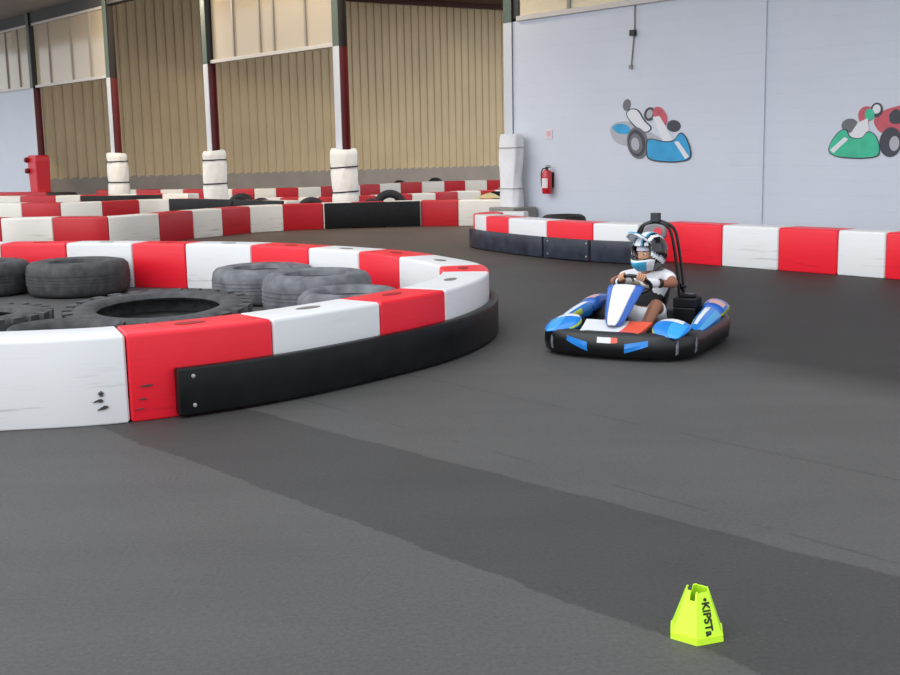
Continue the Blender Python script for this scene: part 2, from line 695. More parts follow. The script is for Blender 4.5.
mb = MB()
prof = []
s = 6.5
while s < clen:
    prof += [(s, 0), (s + .17, 0), (s + .20, .045), (s + .31, .045)]
    s += .34
lo_r = [CW((a, b, .80)) for a, b in prof]
hi_r = [CW((a, b, 7.6)) for a, b in prof]
nn_ = len(prof)
mb.add(lo_r + hi_r, [(i, i + 1, nn_ + i + 1, nn_ + i) for i in range(nn_ - 1)])
M_clad = mat('beige_cladding', (246, 220, 174), .45, var=.06, vscale=.6, spec=.4)
struct(mb.build('wall_back', M_clad, fix=False), 'beige corrugated metal wall behind the columns')
mb = MB()
mb.box(6.5, clen, -.3, .03, 0, .84, T=CW)
struct(mb.build('baseboard_back', mat('brown_grey_plinth', (196, 182, 168), .85, var=.08, vscale=1.5)), 'grey brown concrete plinth under the corrugated wall')
mb = MB()
mb.box(0, clen, -.3, 4.0, 7.42, 7.6, T=CW)
mb.box(0, 21.0, 4.0, 14.0, 7.42, 7.6, T=CW)  # unseen slab extended over the left bays to darken the wall top
mb.box(0, clen, .3, .5, 7.27, 7.42, T=CW)
struct(mb.build('trim_3', mat('red_brown_roof_steel', (86, 44, 36), .6)), 'dark red brown roof edge above the corrugated wall, with an added unseen slab for shade')

# ------------------------------------------------------------------ columns
def two_tone(name, low, high):
    m = mat(name, low, .5)
    nt = m.node_tree
    b = nt.nodes['Principled BSDF']
    geo = nt.nodes.new('ShaderNodeNewGeometry')
    sp = nt.nodes.new('ShaderNodeSeparateXYZ')
    nt.links.new(geo.outputs['Position'], sp.inputs[0])
    gt = nt.nodes.new('ShaderNodeMath')
    gt.operation = 'GREATER_THAN'
    gt.inputs[1].default_value = SILL - .05
    nt.links.new(sp.outputs['Z'], gt.inputs[0])
    mx = nt.nodes.new('ShaderNodeMix')
    mx.data_type = 'RGBA'
    mx.inputs[6].default_value = srgb(*low)
    mx.inputs[7].default_value = srgb(*high)
    nt.links.new(gt.outputs[0], mx.inputs[0])
    nt.links.new(mx.outputs[2], b.inputs['Base Color'])
    return m


M_colp = two_tone('column_paint', (205, 208, 214), (82, 98, 88))
M_web = two_tone('red_oxide_steel', (100, 34, 36), (42, 36, 32))
col_labels = ['bare steel column at the far corner beside the red box',
              'steel column in the strapped white pad farthest from the camera, third from the wall end',
              'steel column in a strapped white pad, middle of the three padded columns',
              'steel column in the crinkled white pad, standing right behind the black barrier panel',
              'white painted column forming the end edge of the mural wall']
for i, u in enumerate(UC[:5]):
    base = W((u, 0, 0))
    root = empty('steel_column', base, flat=True)
    tag(root, col_labels[i], 'column', 'steel columns along the open side')
    o = MB()
    n_f = .10 if i < 4 else .012
    o.box(u - .10, u + .10, n_f, n_f + .02, 0, CEIL, T=W)
    o.build('hall_flange', M_colp, root)
    o = MB()
    o.box(u - .10, u + .10, -.12, -.10, 0, CEIL, T=W)
    o.box(u - .008, u + .008, -.10, n_f, 0, CEIL, T=W)
    if i == 4:
        o.box(u + .10, u + .235, -.10, .0, SILL, WTOP, T=W)
    b_ = o.build('web', M_web, root)
    b_['label'] = 'dark red web and rear flange'

# foam pads round three columns and one against the wall end
M_pad2 = mat('white_sheet_wrap', (230, 230, 232), .5, var=.04, vscale=8, bump=.7, bscale=7)
pad_lab = ['white foam pad with two black straps around the farthest padded column',
           'white foam pad with two black straps around the middle padded column',
           'crinkled white foam pad with black straps standing behind the black barrier panel']
for i, (u, ht) in enumerate(((UC[1], 1.62), (UC[2], 1.63), (UC[3], 1.60))):
    base = W((u, 0, 0))
    root = empty('column_pad', base)
    tag(root, pad_lab[i], 'pad', 'foam pads around the columns')
    rnd = random.Random(i + 3)
    rings = []
    nz, ns = 22, 36
    ph = [rnd.uniform(0, 6.28) for _ in range(6)]
    strapz = [ht * .52 - .02, ht * .86] if i < 2 else [ht * .44, ht * .76]
    for k in range(nz + 1):
        z = ht * k / nz
        pin = sum(.022 * math.exp(-((z - sz) / .06) ** 2) for sz in strapz)
        ring = []
        for j in range(ns):
            a = 2 * PI * j / ns
            r = .29 - pin + .012 * math.sin(2 * a + ph[0] + z * 1.2) + .008 * math.sin(5 * a + ph[1] + z * 4) + .006 * math.sin(9 * a + ph[2] - z * 7)
            if k == nz:
                r -= .03
            ring.append(Vector((r * math.cos(a), r * math.sin(a), z + (.02 * math.sin(a + ph[3]) if k >= nz - 1 else 0))))
        rings.append(ring)
    inner = [[Vector((p.x * .62, p.y * .62, p.z)) for p in rings[-1]], [Vector((p.x * .62, p.y * .62, 0)) for p in rings[-1]]]
    o = MB()
    o.loft(rings + inner, closed=True)
    o.build('foam_roll', M_pad, root, smooth=True, angle=60)
    for sz in strapz:
        o = MB()
        til = rnd.uniform(-.03, .03) if i < 2 else .05
        o.lathe([(.262, sz - .014), (.299, sz - .014), (.299, sz + .014), (.262, sz + .014)], 36, T=lambda v: v + Vector((0, 0, til * v.x)))
        o.build('strap', M_strap, root, smooth=True)

# flat sheet pad on the end of the mural wall, standing on a concrete plinth
uq = UC[4]
pb = W((uq + .12, .24, 0))
mb = MB()
mb.box(uq + .10, uq + .72, .06, .62, 0, .53, T=W)
tag(mb.build('concrete_plinth', M_conc, bevel=.015), 'grey concrete plinth under the tall white pad at the wall end', 'plinth')
root = empty('column_pad', W((uq + .30, .24, .53)))
tag(root, 'tall narrow white sheet pad strapped to the end of the mural wall', 'pad')
rings = []
for k in range(21):
    z = 1.25 * k / 20
    ring = []
    for j in range(28):
        a = 2 * PI * j / 28
        ca, sa = math.cos(a), math.sin(a)
        ex = .21 * math.copysign(abs(ca) ** .55, ca) * (1 + .07 * math.sin(z * 7 + 1.2) - .1 * (z > 1.2))
        ey = .13 * math.copysign(abs(sa) ** .55, sa) * (1 + .10 * math.sin(z * 5 + 3 * ca))
        w = .012 * math.sin(6 * a + 5 * z)
        v = WU * (ex + w) + WN * (ey + .02)
        ring.append(Vector((v.x, v.y, z)))
    rings.append(ring)
o = MB()
o.loft(rings)
o.build('sheet_wrap', M_pad2, root, smooth=True, angle=70)
for sz in (.32, 1.02):
    o = MB()
    ring_pts = []
    for j in range(28):
        a = 2 * PI * j / 28
        ca, sa = math.cos(a), math.sin(a)
        v = WU * (.232 * math.copysign(abs(ca) ** .55, ca)) + WN * (.15 * math.copysign(abs(sa) ** .55, sa) + .02)
        ring_pts.append(Vector((v.x, v.y, sz)))
    o.tube(ring_pts, .008, 6, closed=True)
    o.build('tie', mat('grey_tie', (170, 168, 165), .6), root)

# red box at the far corner
rb = dep(40, 180, 35.6)
root = empty('hose_box', (rb.x, rb.y, 0), math.atan2(WU.y, WU.x))
tag(root, 'tall red box with dark side knobs by the far corner column', 'box')
M_redbox = mat('red_box_paint', (206, 26, 40), .4)
o = MB()
o.loft([[Vector((x * s_, y * s_, z)) for x, y in ((-.33, -.22), (.33, -.22), (.33, .22), (-.33, .22))] for z, s_ in ((0, .92), (.5, .95), (1.45, 1.04), (1.62, 1.0))])
o.build('cabinet_body', M_redbox, root, bevel=.05)
for kz in (1.15, 1.48):
    o = MB()
    o.lathe([(.0001, 0), (.06, 0), (.085, .06), (.07, .13), (.0001, .15)], 14, T=lambda v: Vector((-.25 + v.y, -.20 - v.z, kz + v.x)), closed=False)
    o.build('knob', mat('dark_red_knob', (120, 20, 30), .5), root, smooth=True)

# ------------------------------------------------------------------ barriers
# A: the island in front
A_pts = [(-4.9, 6.15), (-3.6, 6.28), (-2.55, 6.38), (-1.85, 6.54), (-1.114, 7.03), (-.484, 7.72), (-.02, 8.38), (.27, 9.15), (.345, 9.85), (.27, 10.35), (.05, 10.9), (-.5, 11.9), (-1.683, 13.02), (-2.528, 13.52), (-4.289, 14.1), (-5.7, 14.3), (-7.2, 14.4)]
PA = Path(A_pts, side=1)
bA = [0, PA.near((-3.85, 6.25)), PA.near((-2.85, 6.3))]
bA = [0.05, 1.06]
for px, py in ((127, 336.5), (270, 318.5), (378, 302), (449, 290), (488.7, 271), (483, 264.3)):
    bA.append(PA.near(at(px, py, BH)))


def near_inner(path, q, w):
    q = Vector((q[0], q[1]))
    return min((path.L * k / 1500 for k in range(600, 1501)), key=lambda t: (path.pos(t) + path.nrm(t) * w - q).length)


for px, py in ((412, 256), (371, 250.5), (317, 247.2), (249, 245.2), (181, 244.4), (131, 243.6), (68, 243), (8, 242.6)):
    bA.append(near_inner(PA, at(px, py, BH), .40))
bA += [bA[-1] + .95, PA.L - .02]
sr = PA.near(at(172, 414.5))
rails = [(sr, bA[8], .015, .30, .075)]
# count back so that the block between photo x 127 and 270 is red
fr = (2 % 2 == 0)
islandA = barrier('red and white island barrier in the foreground ringing the loose tyres', PA, bA, False if False else True, rails, caps=True, bolts=[sr + .09])
# rub marks on the near white and red blocks
def scuff(px, py, w, h, tilt=0.0):
    s0 = PA.near(at(px, py + 40))
    o = MB()
    rnd = random.Random(px * 7 + py)
    d = ray(px, py)
    c, nn = PA.pos(s0), PA.nrm(s0)
    tt = Vector((-nn.y, nn.x)) if False else Vector((nn.y, -nn.x))
    z = at(px, py).z
    # height on the face from the sight line
    t = ((c.x - EYE.x) * nn.x + (c.y - EYE.y) * nn.y) / (d.x * nn.x + d.y * nn.y)
    q = EYE + d * t
    pts = []
    for k in range(18):
        a = 2 * PI * k / 18
        r = rnd.uniform(.6, 1.15)
        pts.append(Vector((q.x + tt.x * w * r * math.cos(a) - nn.x * .006, q.y + tt.y * w * r * math.cos(a) - nn.y * .006, q.z + h * r * math.sin(a) + tilt * math.cos(a) * w)))
    o.poly(pts)
    ob = o.build('scuff_mark', M_scuff, islandA, solid=.003)
    ob['label'] = 'dark rubber scuff mark'


for a_ in ((101, 394, .016, .018, 0), (97, 401, .025, .008, .3), (103, 408, .03, .012, .2), (101, 401, .014, .012, 0), (146, 385.5, .05, .006, .05), (143, 399, .03, .005, 0), (140, 409, .035, .004, .1)):
    scuff(*a_)

# B: against the mural wall
PB1 = Path([(1.35, 18.9), (.75, 19.0), (.42, 18.5), (.52, 17.85), (.88, 17.1), (1.36, 16.25), (1.93, 15.5), (2.5, 15.03)], side=1)
bB = [0.02, PB1.near((.75, 19.0))]
for px, py in ((471, 214.5), (487, 216), (508, 218), (544, 221), (593, 223.3)):
    bB.append(PB1.near(at(px, py, BH)))
bB.append(PB1.L - .01)
sB = [PB1.near((.46, 18.7))] + bB[5:]
rl = [(max(bB[2] - .5, .6), bB[4] + .02, .012, .30, .07)] + [(a + .02, b - .02, .012, .30, .07) for a, b in zip(bB[4:], bB[5:])]
barrier('curved barrier with a black lower rail along the mural wall, behind the kart', PB1, bB, False, rl, railmat=M_railb, bolts=[bB[5] + .12, bB[6] - .05])
PB2 = Path([(2.86, 15.37), (4.93, 12.88), (8.0, 9.2)], side=1, smooth=False)
bb = [0.0] + [PB2.near(at(x, y, 0)) for x, y in ()]
bb += [PB2.near(at(x, y, BH)) for x, y in ((715.5, 225.8), (774.5, 227.5), (833, 229.8), (892, 233.2))]
while bb[-1] < PB2.L - 1.3:
    bb.append(bb[-1] + 1.22)
barrier('straight barrier of full height blocks beside the mural wall, right of the kart', PB2, bb, True)


def img_run(label, top, first_red, bounds_px, extra_left=0, extra_right=0, rails=(), smooth=True, width=.4, zt=BH):
    """run whose front top edge was surveyed at photo points"""
    pts = [at(x, y, zt) for x, y in top]
    P = Path([(p.x, p.y) for p in pts], side=1, smooth=smooth)

    def arc(x):
        y = None
        for (xa, ya), (xb, yb) in zip(top, top[1:]):
            if xa <= x <= xb:
                y = ya + (yb - ya) * (x - xa) / (xb - xa)
        if y is None:
            y = top[0][1] if x < top[0][0] else top[-1][1]
        return P.near(at(x, y, zt))
    b = [arc(x) for x in bounds_px]
    return barrier(label, P, b, first_red, [(arc(a), arc(c), z0, z1, o) for a, c, z0, z1, o in rails], shaded=True, width=width)


# R1 : the run across the middle distance
img_run('middle distance red and white barrier with a full height black panel under the crinkled pad',
        [(-60, 218), (0, 218.5), (52, 217.5), (108, 217), (159, 213.5), (193, 210.5), (222, 208.5), (250, 206.3), (283, 204.8), (323, 203.3), (380, 201.8), (421, 200.8), (458, 200.3), (490, 200), (508, 199.8)],
        True, [-55, 0, 52, 108, 159, 193, 222, 250, 283, 323, 352, 385, 421, 458, 507], rails=[(324, 420, .01, .52, .05)])
rg = at(496, 203.5, .56)
o = MB()
rings = []
for i in range(6):
    rr = .02 + .05 * i
    rings.append([Vector((rr * math.cos(2 * PI * j / 20) * (1.1 + .2 * math.sin(3 * j)), .55 * rr * math.sin(2 * PI * j / 20), max(.004, .11 - .022 * i + .014 * math.sin(j * 1.7 + i)))) for j in range(20)])
o.loft(rings)
rag = o.build('cloth_rag', mat('tan_cloth', (190, 172, 128), .9, var=.15, vscale=20), None, smooth=True)
rag.location = (rg.x, 24.0, .522)
tag(rag, 'crumpled tan rag lying on the end of the middle distance barrier by the wall end', 'rag')
# R2 : just behind it on the left
img_run('second barrier back on the left, its right half covered by a black rail',
        [(-40, 203.5), (21, 203.2), (60, 202.8), (102, 201.6), (139, 200), (169, 199.2), (210, 199.3), (250, 200.2), (286, 201.2)],
        True, [-40, -18, 21, 60, 102, 139, 169, 198, 226, 256, 286], rails=[(169.5, 284, .01, .53, .05)])
# R3
img_run('third barrier back on the left with a short black rail near the farthest padded column',
        [(-30, 196.6), (20, 196.2), (55, 195.7), (80, 195.2), (120, 194.6), (162, 193.8), (188, 193.9)],
        True, [-30, -8, 20, 55, 80, 108, 136, 162, 188], rails=[(81, 161, .1, .50, .04)])
# R4
img_run('short dark red barrier beside the red box, farthest back at the left edge',
        [(-30, 192.8), (10, 192.4), (48, 191.8)], False, [-30, -8, 46], smooth=False)
# R5 : beyond the columns
img_run('farthest red and white barrier running below the corrugated wall beyond the columns',
        [(96, 190.0), (136, 189.6), (205, 189.4), (254, 188.8), (300, 187.6), (340, 186), (380, 184), (422, 182), (465, 180.8), (512, 179.8)],
        True, [96, 116, 136, 160, 183, 208, 233, 254, 276, 298, 320, 340, 360, 380, 402, 422, 445, 465, 487, 512])
# R6 : between R5 and R1 at the right
img_run('barrier between the black panel run and the farthest run, ending behind the wall end',
        [(262, 198.2), (300, 197.6), (340, 196.8), (372, 195.6), (395, 194.6), (436, 193), (458, 191.6), (481, 190.8), (512, 190)],
        False, [262, 280, 298, 318, 340, 358, 376, 395, 412, 436, 458, 481, 496, 512], rails=[(491, 511, .02, .5, .03)])

# ------------------------------------------------------------------ tyres
def tyre_profile(R, h, hole, shoulder=.05):
    """closed (r, z) section of a lying tyre"""
    rb_ = hole
    return [(rb_, h * .16), (rb_ + .02, h * .05), ((R + rb_) / 2, 0.0), (R - shoulder, h * .04), (R - shoulder * .25, h * .14), (R, h * .32), (R, h * .68),
            (R - shoulder * .25, h * .86), (R - shoulder, h * .96), ((R + rb_) / 2, h), (rb_ + .02, h * .95), (rb_, h * .84), (rb_ + .02, h * .76), (R - shoulder, h * .72), (R - shoulder * .8, h * .5), (R - shoulder, h * .28), (rb_ + .02, h * .24)]


def make_tyre(name, loc, R, h, hole, label, mt, lugs=0, group='loose tyres on the track', upright=None, tilt=0.0):
    root = bpy.data.objects.new(name, None)
    COL.objects.link(root)
    root.location = loc
    root.empty_display_size = .1
    tag(root, label, 'tyre', group)
    o = MB()
    o.lathe(tyre_profile(R, h, hole), 56)
    o.build('carcass', mt, root, smooth=True, angle=50)
    if not lugs:
        for zz in (.36, .46, .54, .64):
            g = MB()
            g.lathe([(R - .004, h * zz - .006), (R + .005, h * zz - .004), (R + .005, h * zz + .004), (R - .004, h * zz + .006)], 56)
            g.build('tread_rib', mt, root, smooth=True)
    else:
        for side_ in (0, 1):
            g = MB()
            for k in range(lugs):
                a = 2 * PI * (k + .5 * side_) / lugs
                wdt = 2 * PI / lugs * .30
                z0, z1 = (.03 * h, .50 * h) if side_ == 0 else (.50 * h, .97 * h)
                rin = R - .05
                vs = []
                for zz, sk in ((z0, 0), (z1, .55)):
                    for aa in (a - wdt, a + wdt):
                        for rr in (rin, R + .035):
                            q = aa + sk * wdt * (1 if side_ else -1)
                            vs.append(Vector((rr * math.cos(q), rr * math.sin(q), zz)))
                g.add(vs, [(0, 1, 3, 2), (4, 6, 7, 5), (0, 2, 6, 4), (1, 5, 7, 3), (0, 4, 5, 1), (2, 3, 7, 6)])
            g.build('tread_lugs', mt, root)
    if upright is not None:
        root.rotation_euler = (PI / 2 + tilt, 0, upright)
        root.location = (loc[0] - h / 2 * math.sin(upright) * 0, loc[1], R)
    elif tilt:
        root.rotation_euler = (tilt, 0, 0)
    return root


def gp(x, Y):
    return ((x - 450) / F * Y * 1.0, Y, 0)


G1 = 'loose tyres inside the island barrier'
q = at(79, 296)
make_tyre('tyre', (dep(79.5, 280, 13.05).x, 13.05 - .02, 0), .565, .385, .30, 'wide smooth tyre with pale scrapes, lying at the back of the island', M_tyre, group=G1)
make_tyre('tyre', (dep(-13, 280, 13.15).x, 13.15, 0), .49, .385, .29, 'wide tyre cut by the left picture edge at the back of the island', M_tyre, group=G1)
make_tyre('tractor_tyre', (dep(159, 305, 9.5).x, 9.5, .048), .735, .27, .50, 'big flat lugged tyre with the widest open hole', M_tyre, lugs=26, group=G1, tilt=.06)
make_tyre('tractor_tyre', (dep(-28, 312, 9.35).x, 9.35, 0), .60, .30, .33, 'lugged flat tyre cut by the left picture edge at the island front', M_tyre, lugs=24, group=G1)
make_tyre('tyre', (dep(65, 328, 7.60).x, 7.60, 0), .42, .43, .29, 'narrow tyre mostly hidden behind the nearest white block', M_tyre, group=G1)
make_tyre('tyre', (dep(264, 275, 12.05).x, 12.05, 0), .54, .37, .30, 'tall grey tyre at the back of the trio on the island', M_tyrelit, group=G1)
make_tyre('tyre', (dep(317, 275, 10.85).x, 10.85, 0), .52, .42, .30, 'scraped grey tyre standing in the middle of the trio on the island', M_tyrelit, group=G1)
make_tyre('tyre', (dep(350, 293, 9.45).x, 9.45, 0), .44, .41, .27, 'low tyre at the front of the trio, partly hidden by the red block', M_tyrelit, group=G1)

G2 = 'upright tyres behind the black panel'
for i, (px, Y, R, lab) in enumerate(((312, 24.15, .31, 'upright black tyre left of the crinkled pad behind the red block'),
                                     (373, 24.22, .28, 'upright black tyre just right of the crinkled pad'),
                                     (390, 24.62, .36, 'tallest upright black tyre behind the black panel'),
                                     (243, 26.2, .33, 'upright black tyre right of the middle padded column'),
                                     (262, 25.85, .28, 'upright black tyre above the white block, farther right of the middle column'))):
    p = dep(px, 200, Y)
    make_tyre('tyre', (p.x, Y, 0), R, .22, R * .55, lab, M_tyred, group=G2, upright=random.uniform(-.12, .12))
for i, (px, Y, R, z, lab) in enumerate(((398, 38.6, .285, .0, 'black tyre peeking over a pale block of the farthest barrier, left one'),
                                     (434, 39.2, .31, .0, 'black tyre peeking over the farthest barrier, right one'))):
    p = dep(px, 180, Y)
    t = make_tyre('tyre', (p.x, Y, 0), R, .2, R * .6, lab, M_tyred, group='tyres beyond the farthest barrier', upright=.5)
p = dep(562, 216, 17.6)
make_tyre('tyre', (p.x, 17.55, 0), .35, .265, .2, 'lower of the dark tyres stacked below the fire extinguisher', M_tyred, group='tyres by the wall')
make_tyre('tyre', (p.x + .02, 17.56, .265), .34, .26, .2, 'dark tyre lying behind the curved barrier below the fire extinguisher', M_tyred, group='tyres by the wall')
p = dep(62, 193, 33.2)
make_tyre('tyre', (p.x, 33.2, 0), .45, .28, .26, 'lower dark tyre of the small stack right of the red box', M_tyred, group='tyres by the far corner')
make_tyre('tyre', (p.x, 33.2, .28), .43, .27, .26, 'dark tyre on top of the small stack right of the red box', M_tyred, group='tyres by the far corner')

# ------------------------------------------------------------------ things on the mural wall
# fire extinguisher
ex = W(onwall(547, 190, .125))
root = empty('fire_extinguisher', (ex.x, ex.y, .76), math.atan2(WU.y, WU.x))
tag(root, 'red fire extinguisher hung on the mural wall', 'fire extinguisher')
M_ext = mat('red_gloss_paint', (200, 16, 30), .25, coat=.4)
o = MB()
o.lathe([(.0001, 0), (.075, 0), (.085, .02), (.085, .34), (.07, .385), (.03, .405), (.0001, .405)], 28, closed=False)
cyl = o.build('cylinder_body', M_ext, root, smooth=True)
o = MB()
o.lathe([(.086, .10), (.0865, .10), (.0865, .26), (.086, .26)], 28)
o.mi = [0] * len(o.f)
keep = [f for f in o.f if all(o.v[i].y * 1 > -2 and math.atan2(o.v[i].y, o.v[i].x) < -.6 and math.atan2(o.v[i].y, o.v[i].x) > -2.6 for i in f)]
o.f, o.mi = keep, [0] * len(keep)
lb = o.build('instruction_label', mat('white_label', (232, 222, 218), .5), None, solid=.001)
lb.parent = cyl
o = MB()
o.box(-.02, .02, -.02, .02, .40, .44)
o.box(-.03, .09, -.012, .012, .44, .455)
o.box(-.02, .08, -.012, .012, .465, .478)
o.build('valve_handle', M_black, root, bevel=.003)
o = MB()
o.tube([(-.02, 0, .43), (-.08, -.02, .42), (-.105, -.03, .36), (-.10, -.03, .2), (-.09, -.03, .12)], .011, 8)
o.build('hose', M_black, root, smooth=True)
o = MB()
o.box(-.05, .05, .085, .122, .1, .36)
o.build('wall_bracket', M_metal, root)
# small sign above it
s0 = onwall(549, 134)
mb = MB()
mb.box(s0.x - .08, s0.x + .08, .002, .010, s0.z - .08, s0.z + .08, T=W)
sg = mb.build('safety_sign', mat('pale_sign', (222, 212, 216), .5))
tag(sg, 'small faded square sign above the fire extinguisher', 'sign')
mb = MB()
mb.box(s0.x - .05, s0.x + .05, .010, .012, s0.z - .04, s0.z + .05, T=W)
mb.build('pictogram', mat('faded_pink_print', (214, 172, 180), .5), sg)

# drop cable with junction box
c0, c1 = onwall(634.5, 33, .0), onwall(632, 67, 0)
root = empty('drop_cable', W((c0.x, .03, c1.z)), flat=True)
tag(root, 'thin grey cable with a black junction box hanging down the wall', 'cable')
o = MB()
o.tube([W((c0.x + .02, .02, SILL - .04)), W((c0.x + .02, .02, c0.z)), W((c0.x, .02, c0.z - .1)), W((c1.x, .02, c1.z))], .011, 6)
o.build('cable', mat('grey_cable', (128, 126, 126), .6), root)
o = MB()
o.box(c0.x - .05, c0.x + .05, .01, .07, c0.z - .045, c0.z + .045, T=W)
o.build('junction_box', M_black, root, bevel=.005)
o = MB()
o.box(c1.x - .025, c1.x + .025, .01, .05, c1.z - .03, c1.z + .03, T=W)
o.build('cable_end', M_frame, root)

# kart paintings
def painting(label, shapes, parts_mats, anchor):
    a = onwall(*anchor)
    root = empty('kart_painting', W((a.x, .0, a.z)), flat=True)
    tag(root, label, 'mural', 'karts painted on the wall')
    for k, (name, pts, mt) in enumerate(shapes):
        o = MB()
        dn = .003 + .0012 * k
        poly = []
        if any(w_ in name for w_ in ('nose', 'cowl', 'seat', 'body', 'side_panel')):
            for _ in range(2):        # round the brushed corners
                pts = [((1 - t) * a[0] + t * b[0], (1 - t) * a[1] + t * b[1]) for a, b in zip(pts, pts[1:] + pts[:1]) for t in (.22, .78)]
        for x, y in pts:
            q = onwall(x, y)
            poly.append((q.x, q.z))
        o.poly([W((u, dn, z)) for u, z in poly])
        o.poly([W((u, dn - .002, z)) for u, z in reversed(poly)])
        n = len(poly)
        o.add([W((u, dn, z)) for u, z in poly] + [W((u, dn - .002, z)) for u, z in poly], [(i, (i + 1) % n, n + (i + 1) % n, n + i) for i in range(n)])
        o.build(name, mt, root)


def ell(cx, cy, rx, ry, rot=0.0, n=22):
    return [(cx + rx * math.cos(a) * math.cos(rot) - ry * math.sin(a) * math.sin(rot), cy + rx * math.cos(a) * math.sin(rot) + ry * math.sin(a) * math.cos(rot)) for a in [2 * PI * k / n for k in range(n)]]


P_grey = mat('painted_grey', (112, 112, 118), .7, var=.1)
P_dark = mat('painted_dark', (70, 72, 80), .7, var=.1)
P_line = mat('painted_outline', (60, 60, 68), .7)
P_white = mat('painted_white', (222, 224, 228), .7)
P_blue = mat('painted_blue', (58, 158, 208), .7, var=.12)
P_red = mat('painted_red', (196, 92, 104), .7, var=.12)
P_green = mat('painted_green', (66, 186, 148), .7, var=.12)
P_lgrey = mat('painted_light_grey', (176, 178, 184), .7)
painting('kart with blue nose painted on the pale wall, nearer the fire extinguisher', [
    ('painted_wheel', ell(627, 105, 4, 6, .2), P_grey),
    ('painted_wheel', ell(674, 126, 7, 6, .1), P_dark),
    ('painted_body', [(609, 128), (616, 122), (630, 121), (642, 128), (654, 134), (664, 140), (650, 146), (628, 147), (614, 142)], P_lgrey),
    ('painted_side_panel', [(611, 127), (620, 123), (630, 126), (631, 134), (618, 134)], P_blue),
    ('painted_seat_outline', [(625, 113.5), (630.6, 108), (639, 109), (645.3, 120.5), (653.5, 128), (646, 134.2), (633, 126)], P_line),
    ('painted_seat', [(626, 114), (631, 109), (638, 110), (644, 121), (652, 128), (646, 133), (634, 125)], P_white),
    ('painted_steering_wheel', ell(650, 114, 5.5, 7, .3), P_dark),
    ('painted_steering_wheel_gap', ell(650, 114, 3, 4.5, .3), P_lgrey),
    ('painted_cowl', [(653, 108), (661, 106), (668, 116), (667, 125), (660, 128), (654, 120)], P_red),
    ('painted_column', [(653, 117), (660, 116), (674, 140), (664, 142)], P_white),
    ('painted_wheel', ell(638, 143, 10.5, 16, -.15), P_grey),
    ('painted_tread', ell(637.4, 143.2, 8.6, 13.6, -.15), P_dark),
    ('painted_rim', ell(636.6, 143.6, 6.4, 10.2, -.15), P_grey),
    ('painted_hub', ell(636, 144, 4, 6.5, -.15), P_lgrey),
    ('painted_nose_outline', [(647.2, 139), (653, 138.2), (664, 141.2), (674, 141.2), (681, 131), (687, 136), (692.6, 152), (690.5, 160.5), (672, 163), (648, 160.5), (646.5, 150)], P_line),
    ('painted_nose', [(648.2, 140), (653, 139.2), (664, 142.2), (674.5, 142.2), (681, 132.5), (686.4, 137), (691.6, 152), (689.6, 159.7), (672, 161.8), (649, 159.4), (647.6, 150)], P_blue),
    ('painted_stripe', [(675, 142), (679, 141), (690, 156.5), (686, 159)], P_white),
], None, (650, 135))
painting('kart with green nose painted on the pale wall beyond the pilaster', [
    ('painted_wheel', ell(850, 125.5, 8.5, 7, -.1), P_grey),
    ('painted_cowl', [(858, 112), (864, 106), (874, 107), (874, 118), (866, 124), (859, 122)], P_red),
    ('painted_body', [(872, 120), (884, 110), (897, 106), (908, 104), (930, 108), (932, 134), (905, 138), (880, 134)], P_red),
    ('painted_seat', [(889, 114), (896, 108), (902, 112), (902, 124), (890, 124)], P_dark),
    ('painted_steering_wheel', ell(877, 110, 6.2, 7.5, .2), P_dark),
    ('painted_steering_wheel_gap', ell(877, 109, 4, 4.6, .2), P_white),
    ('painted_dash', ell(870, 114.5, 5, 6, .1), P_green),
    ('painted_column', [(858, 123), (868, 118), (870, 134), (860, 138), (848, 138)], P_white),
    ('painted_nose_outline', [(828.2, 149), (832, 140), (840, 130), (847.5, 128.5), (850, 137), (862, 138.8), (868, 130), (876, 134), (880.7, 146), (879.8, 157.2), (860, 159.2), (838, 157.6), (830, 154)], P_line),
    ('painted_nose', [(829, 149), (832.6, 140.6), (840.4, 130.8), (847, 129.4), (849.4, 137.8), (862, 139.6), (868.2, 131), (875.6, 134.8), (880, 146), (879, 156.2), (860, 158), (838.6, 156.6), (830.8, 153.4)], P_green),
    ('painted_stripe', [(845, 137), (849, 139), (834, 153), (830.5, 150)], P_white),
    ('painted_wheel', ell(891, 142, 11, 15, .15), P_dark),
    ('painted_hub', ell(895, 143.5, 5, 7.5, .1), P_lgrey),
    ('painted_wheel', ell(930, 138, 9, 13, .15), P_dark),
], None, (865, 135))

# ------------------------------------------------------------------ the kart
KO = at(606.5, 360.2)
PHI = math.radians(-28)
KS = 1.04
KR = Matrix.Rotation(PHI, 3, 'Z')
kart = empty('go_kart', (KO.x, KO.y, 0), PHI)
kart.scale = (KS, KS, KS)
tag(kart, 'blue, white and black rental go-kart driven by a helmeted child', 'go-kart')
K_blue = mat('kart_blue', (28, 128, 214), .25, coat=.4)
K_dblue = mat('kart_deep_blue', (30, 92, 180), .25, coat=.4)
K_white = mat('kart_white', (226, 228, 232), .28, coat=.3)
K_or = mat('kart_orange_red', (232, 92, 66), .3, coat=.3)
K_cyan = mat('kart_light_blue', (60, 164, 226), .25, coat=.4)
K_lime = mat('kart_lime', (190, 206, 48), .3)
K_tyre = mat('kart_tyre', (24, 24, 26), .6)
K_black = mat('kart_black', (16, 16, 18), .4)
K_grey = mat('kart_grey', (128, 130, 136), .35)
K_pink = mat('kart_pale_pink', (206, 158, 156), .35)


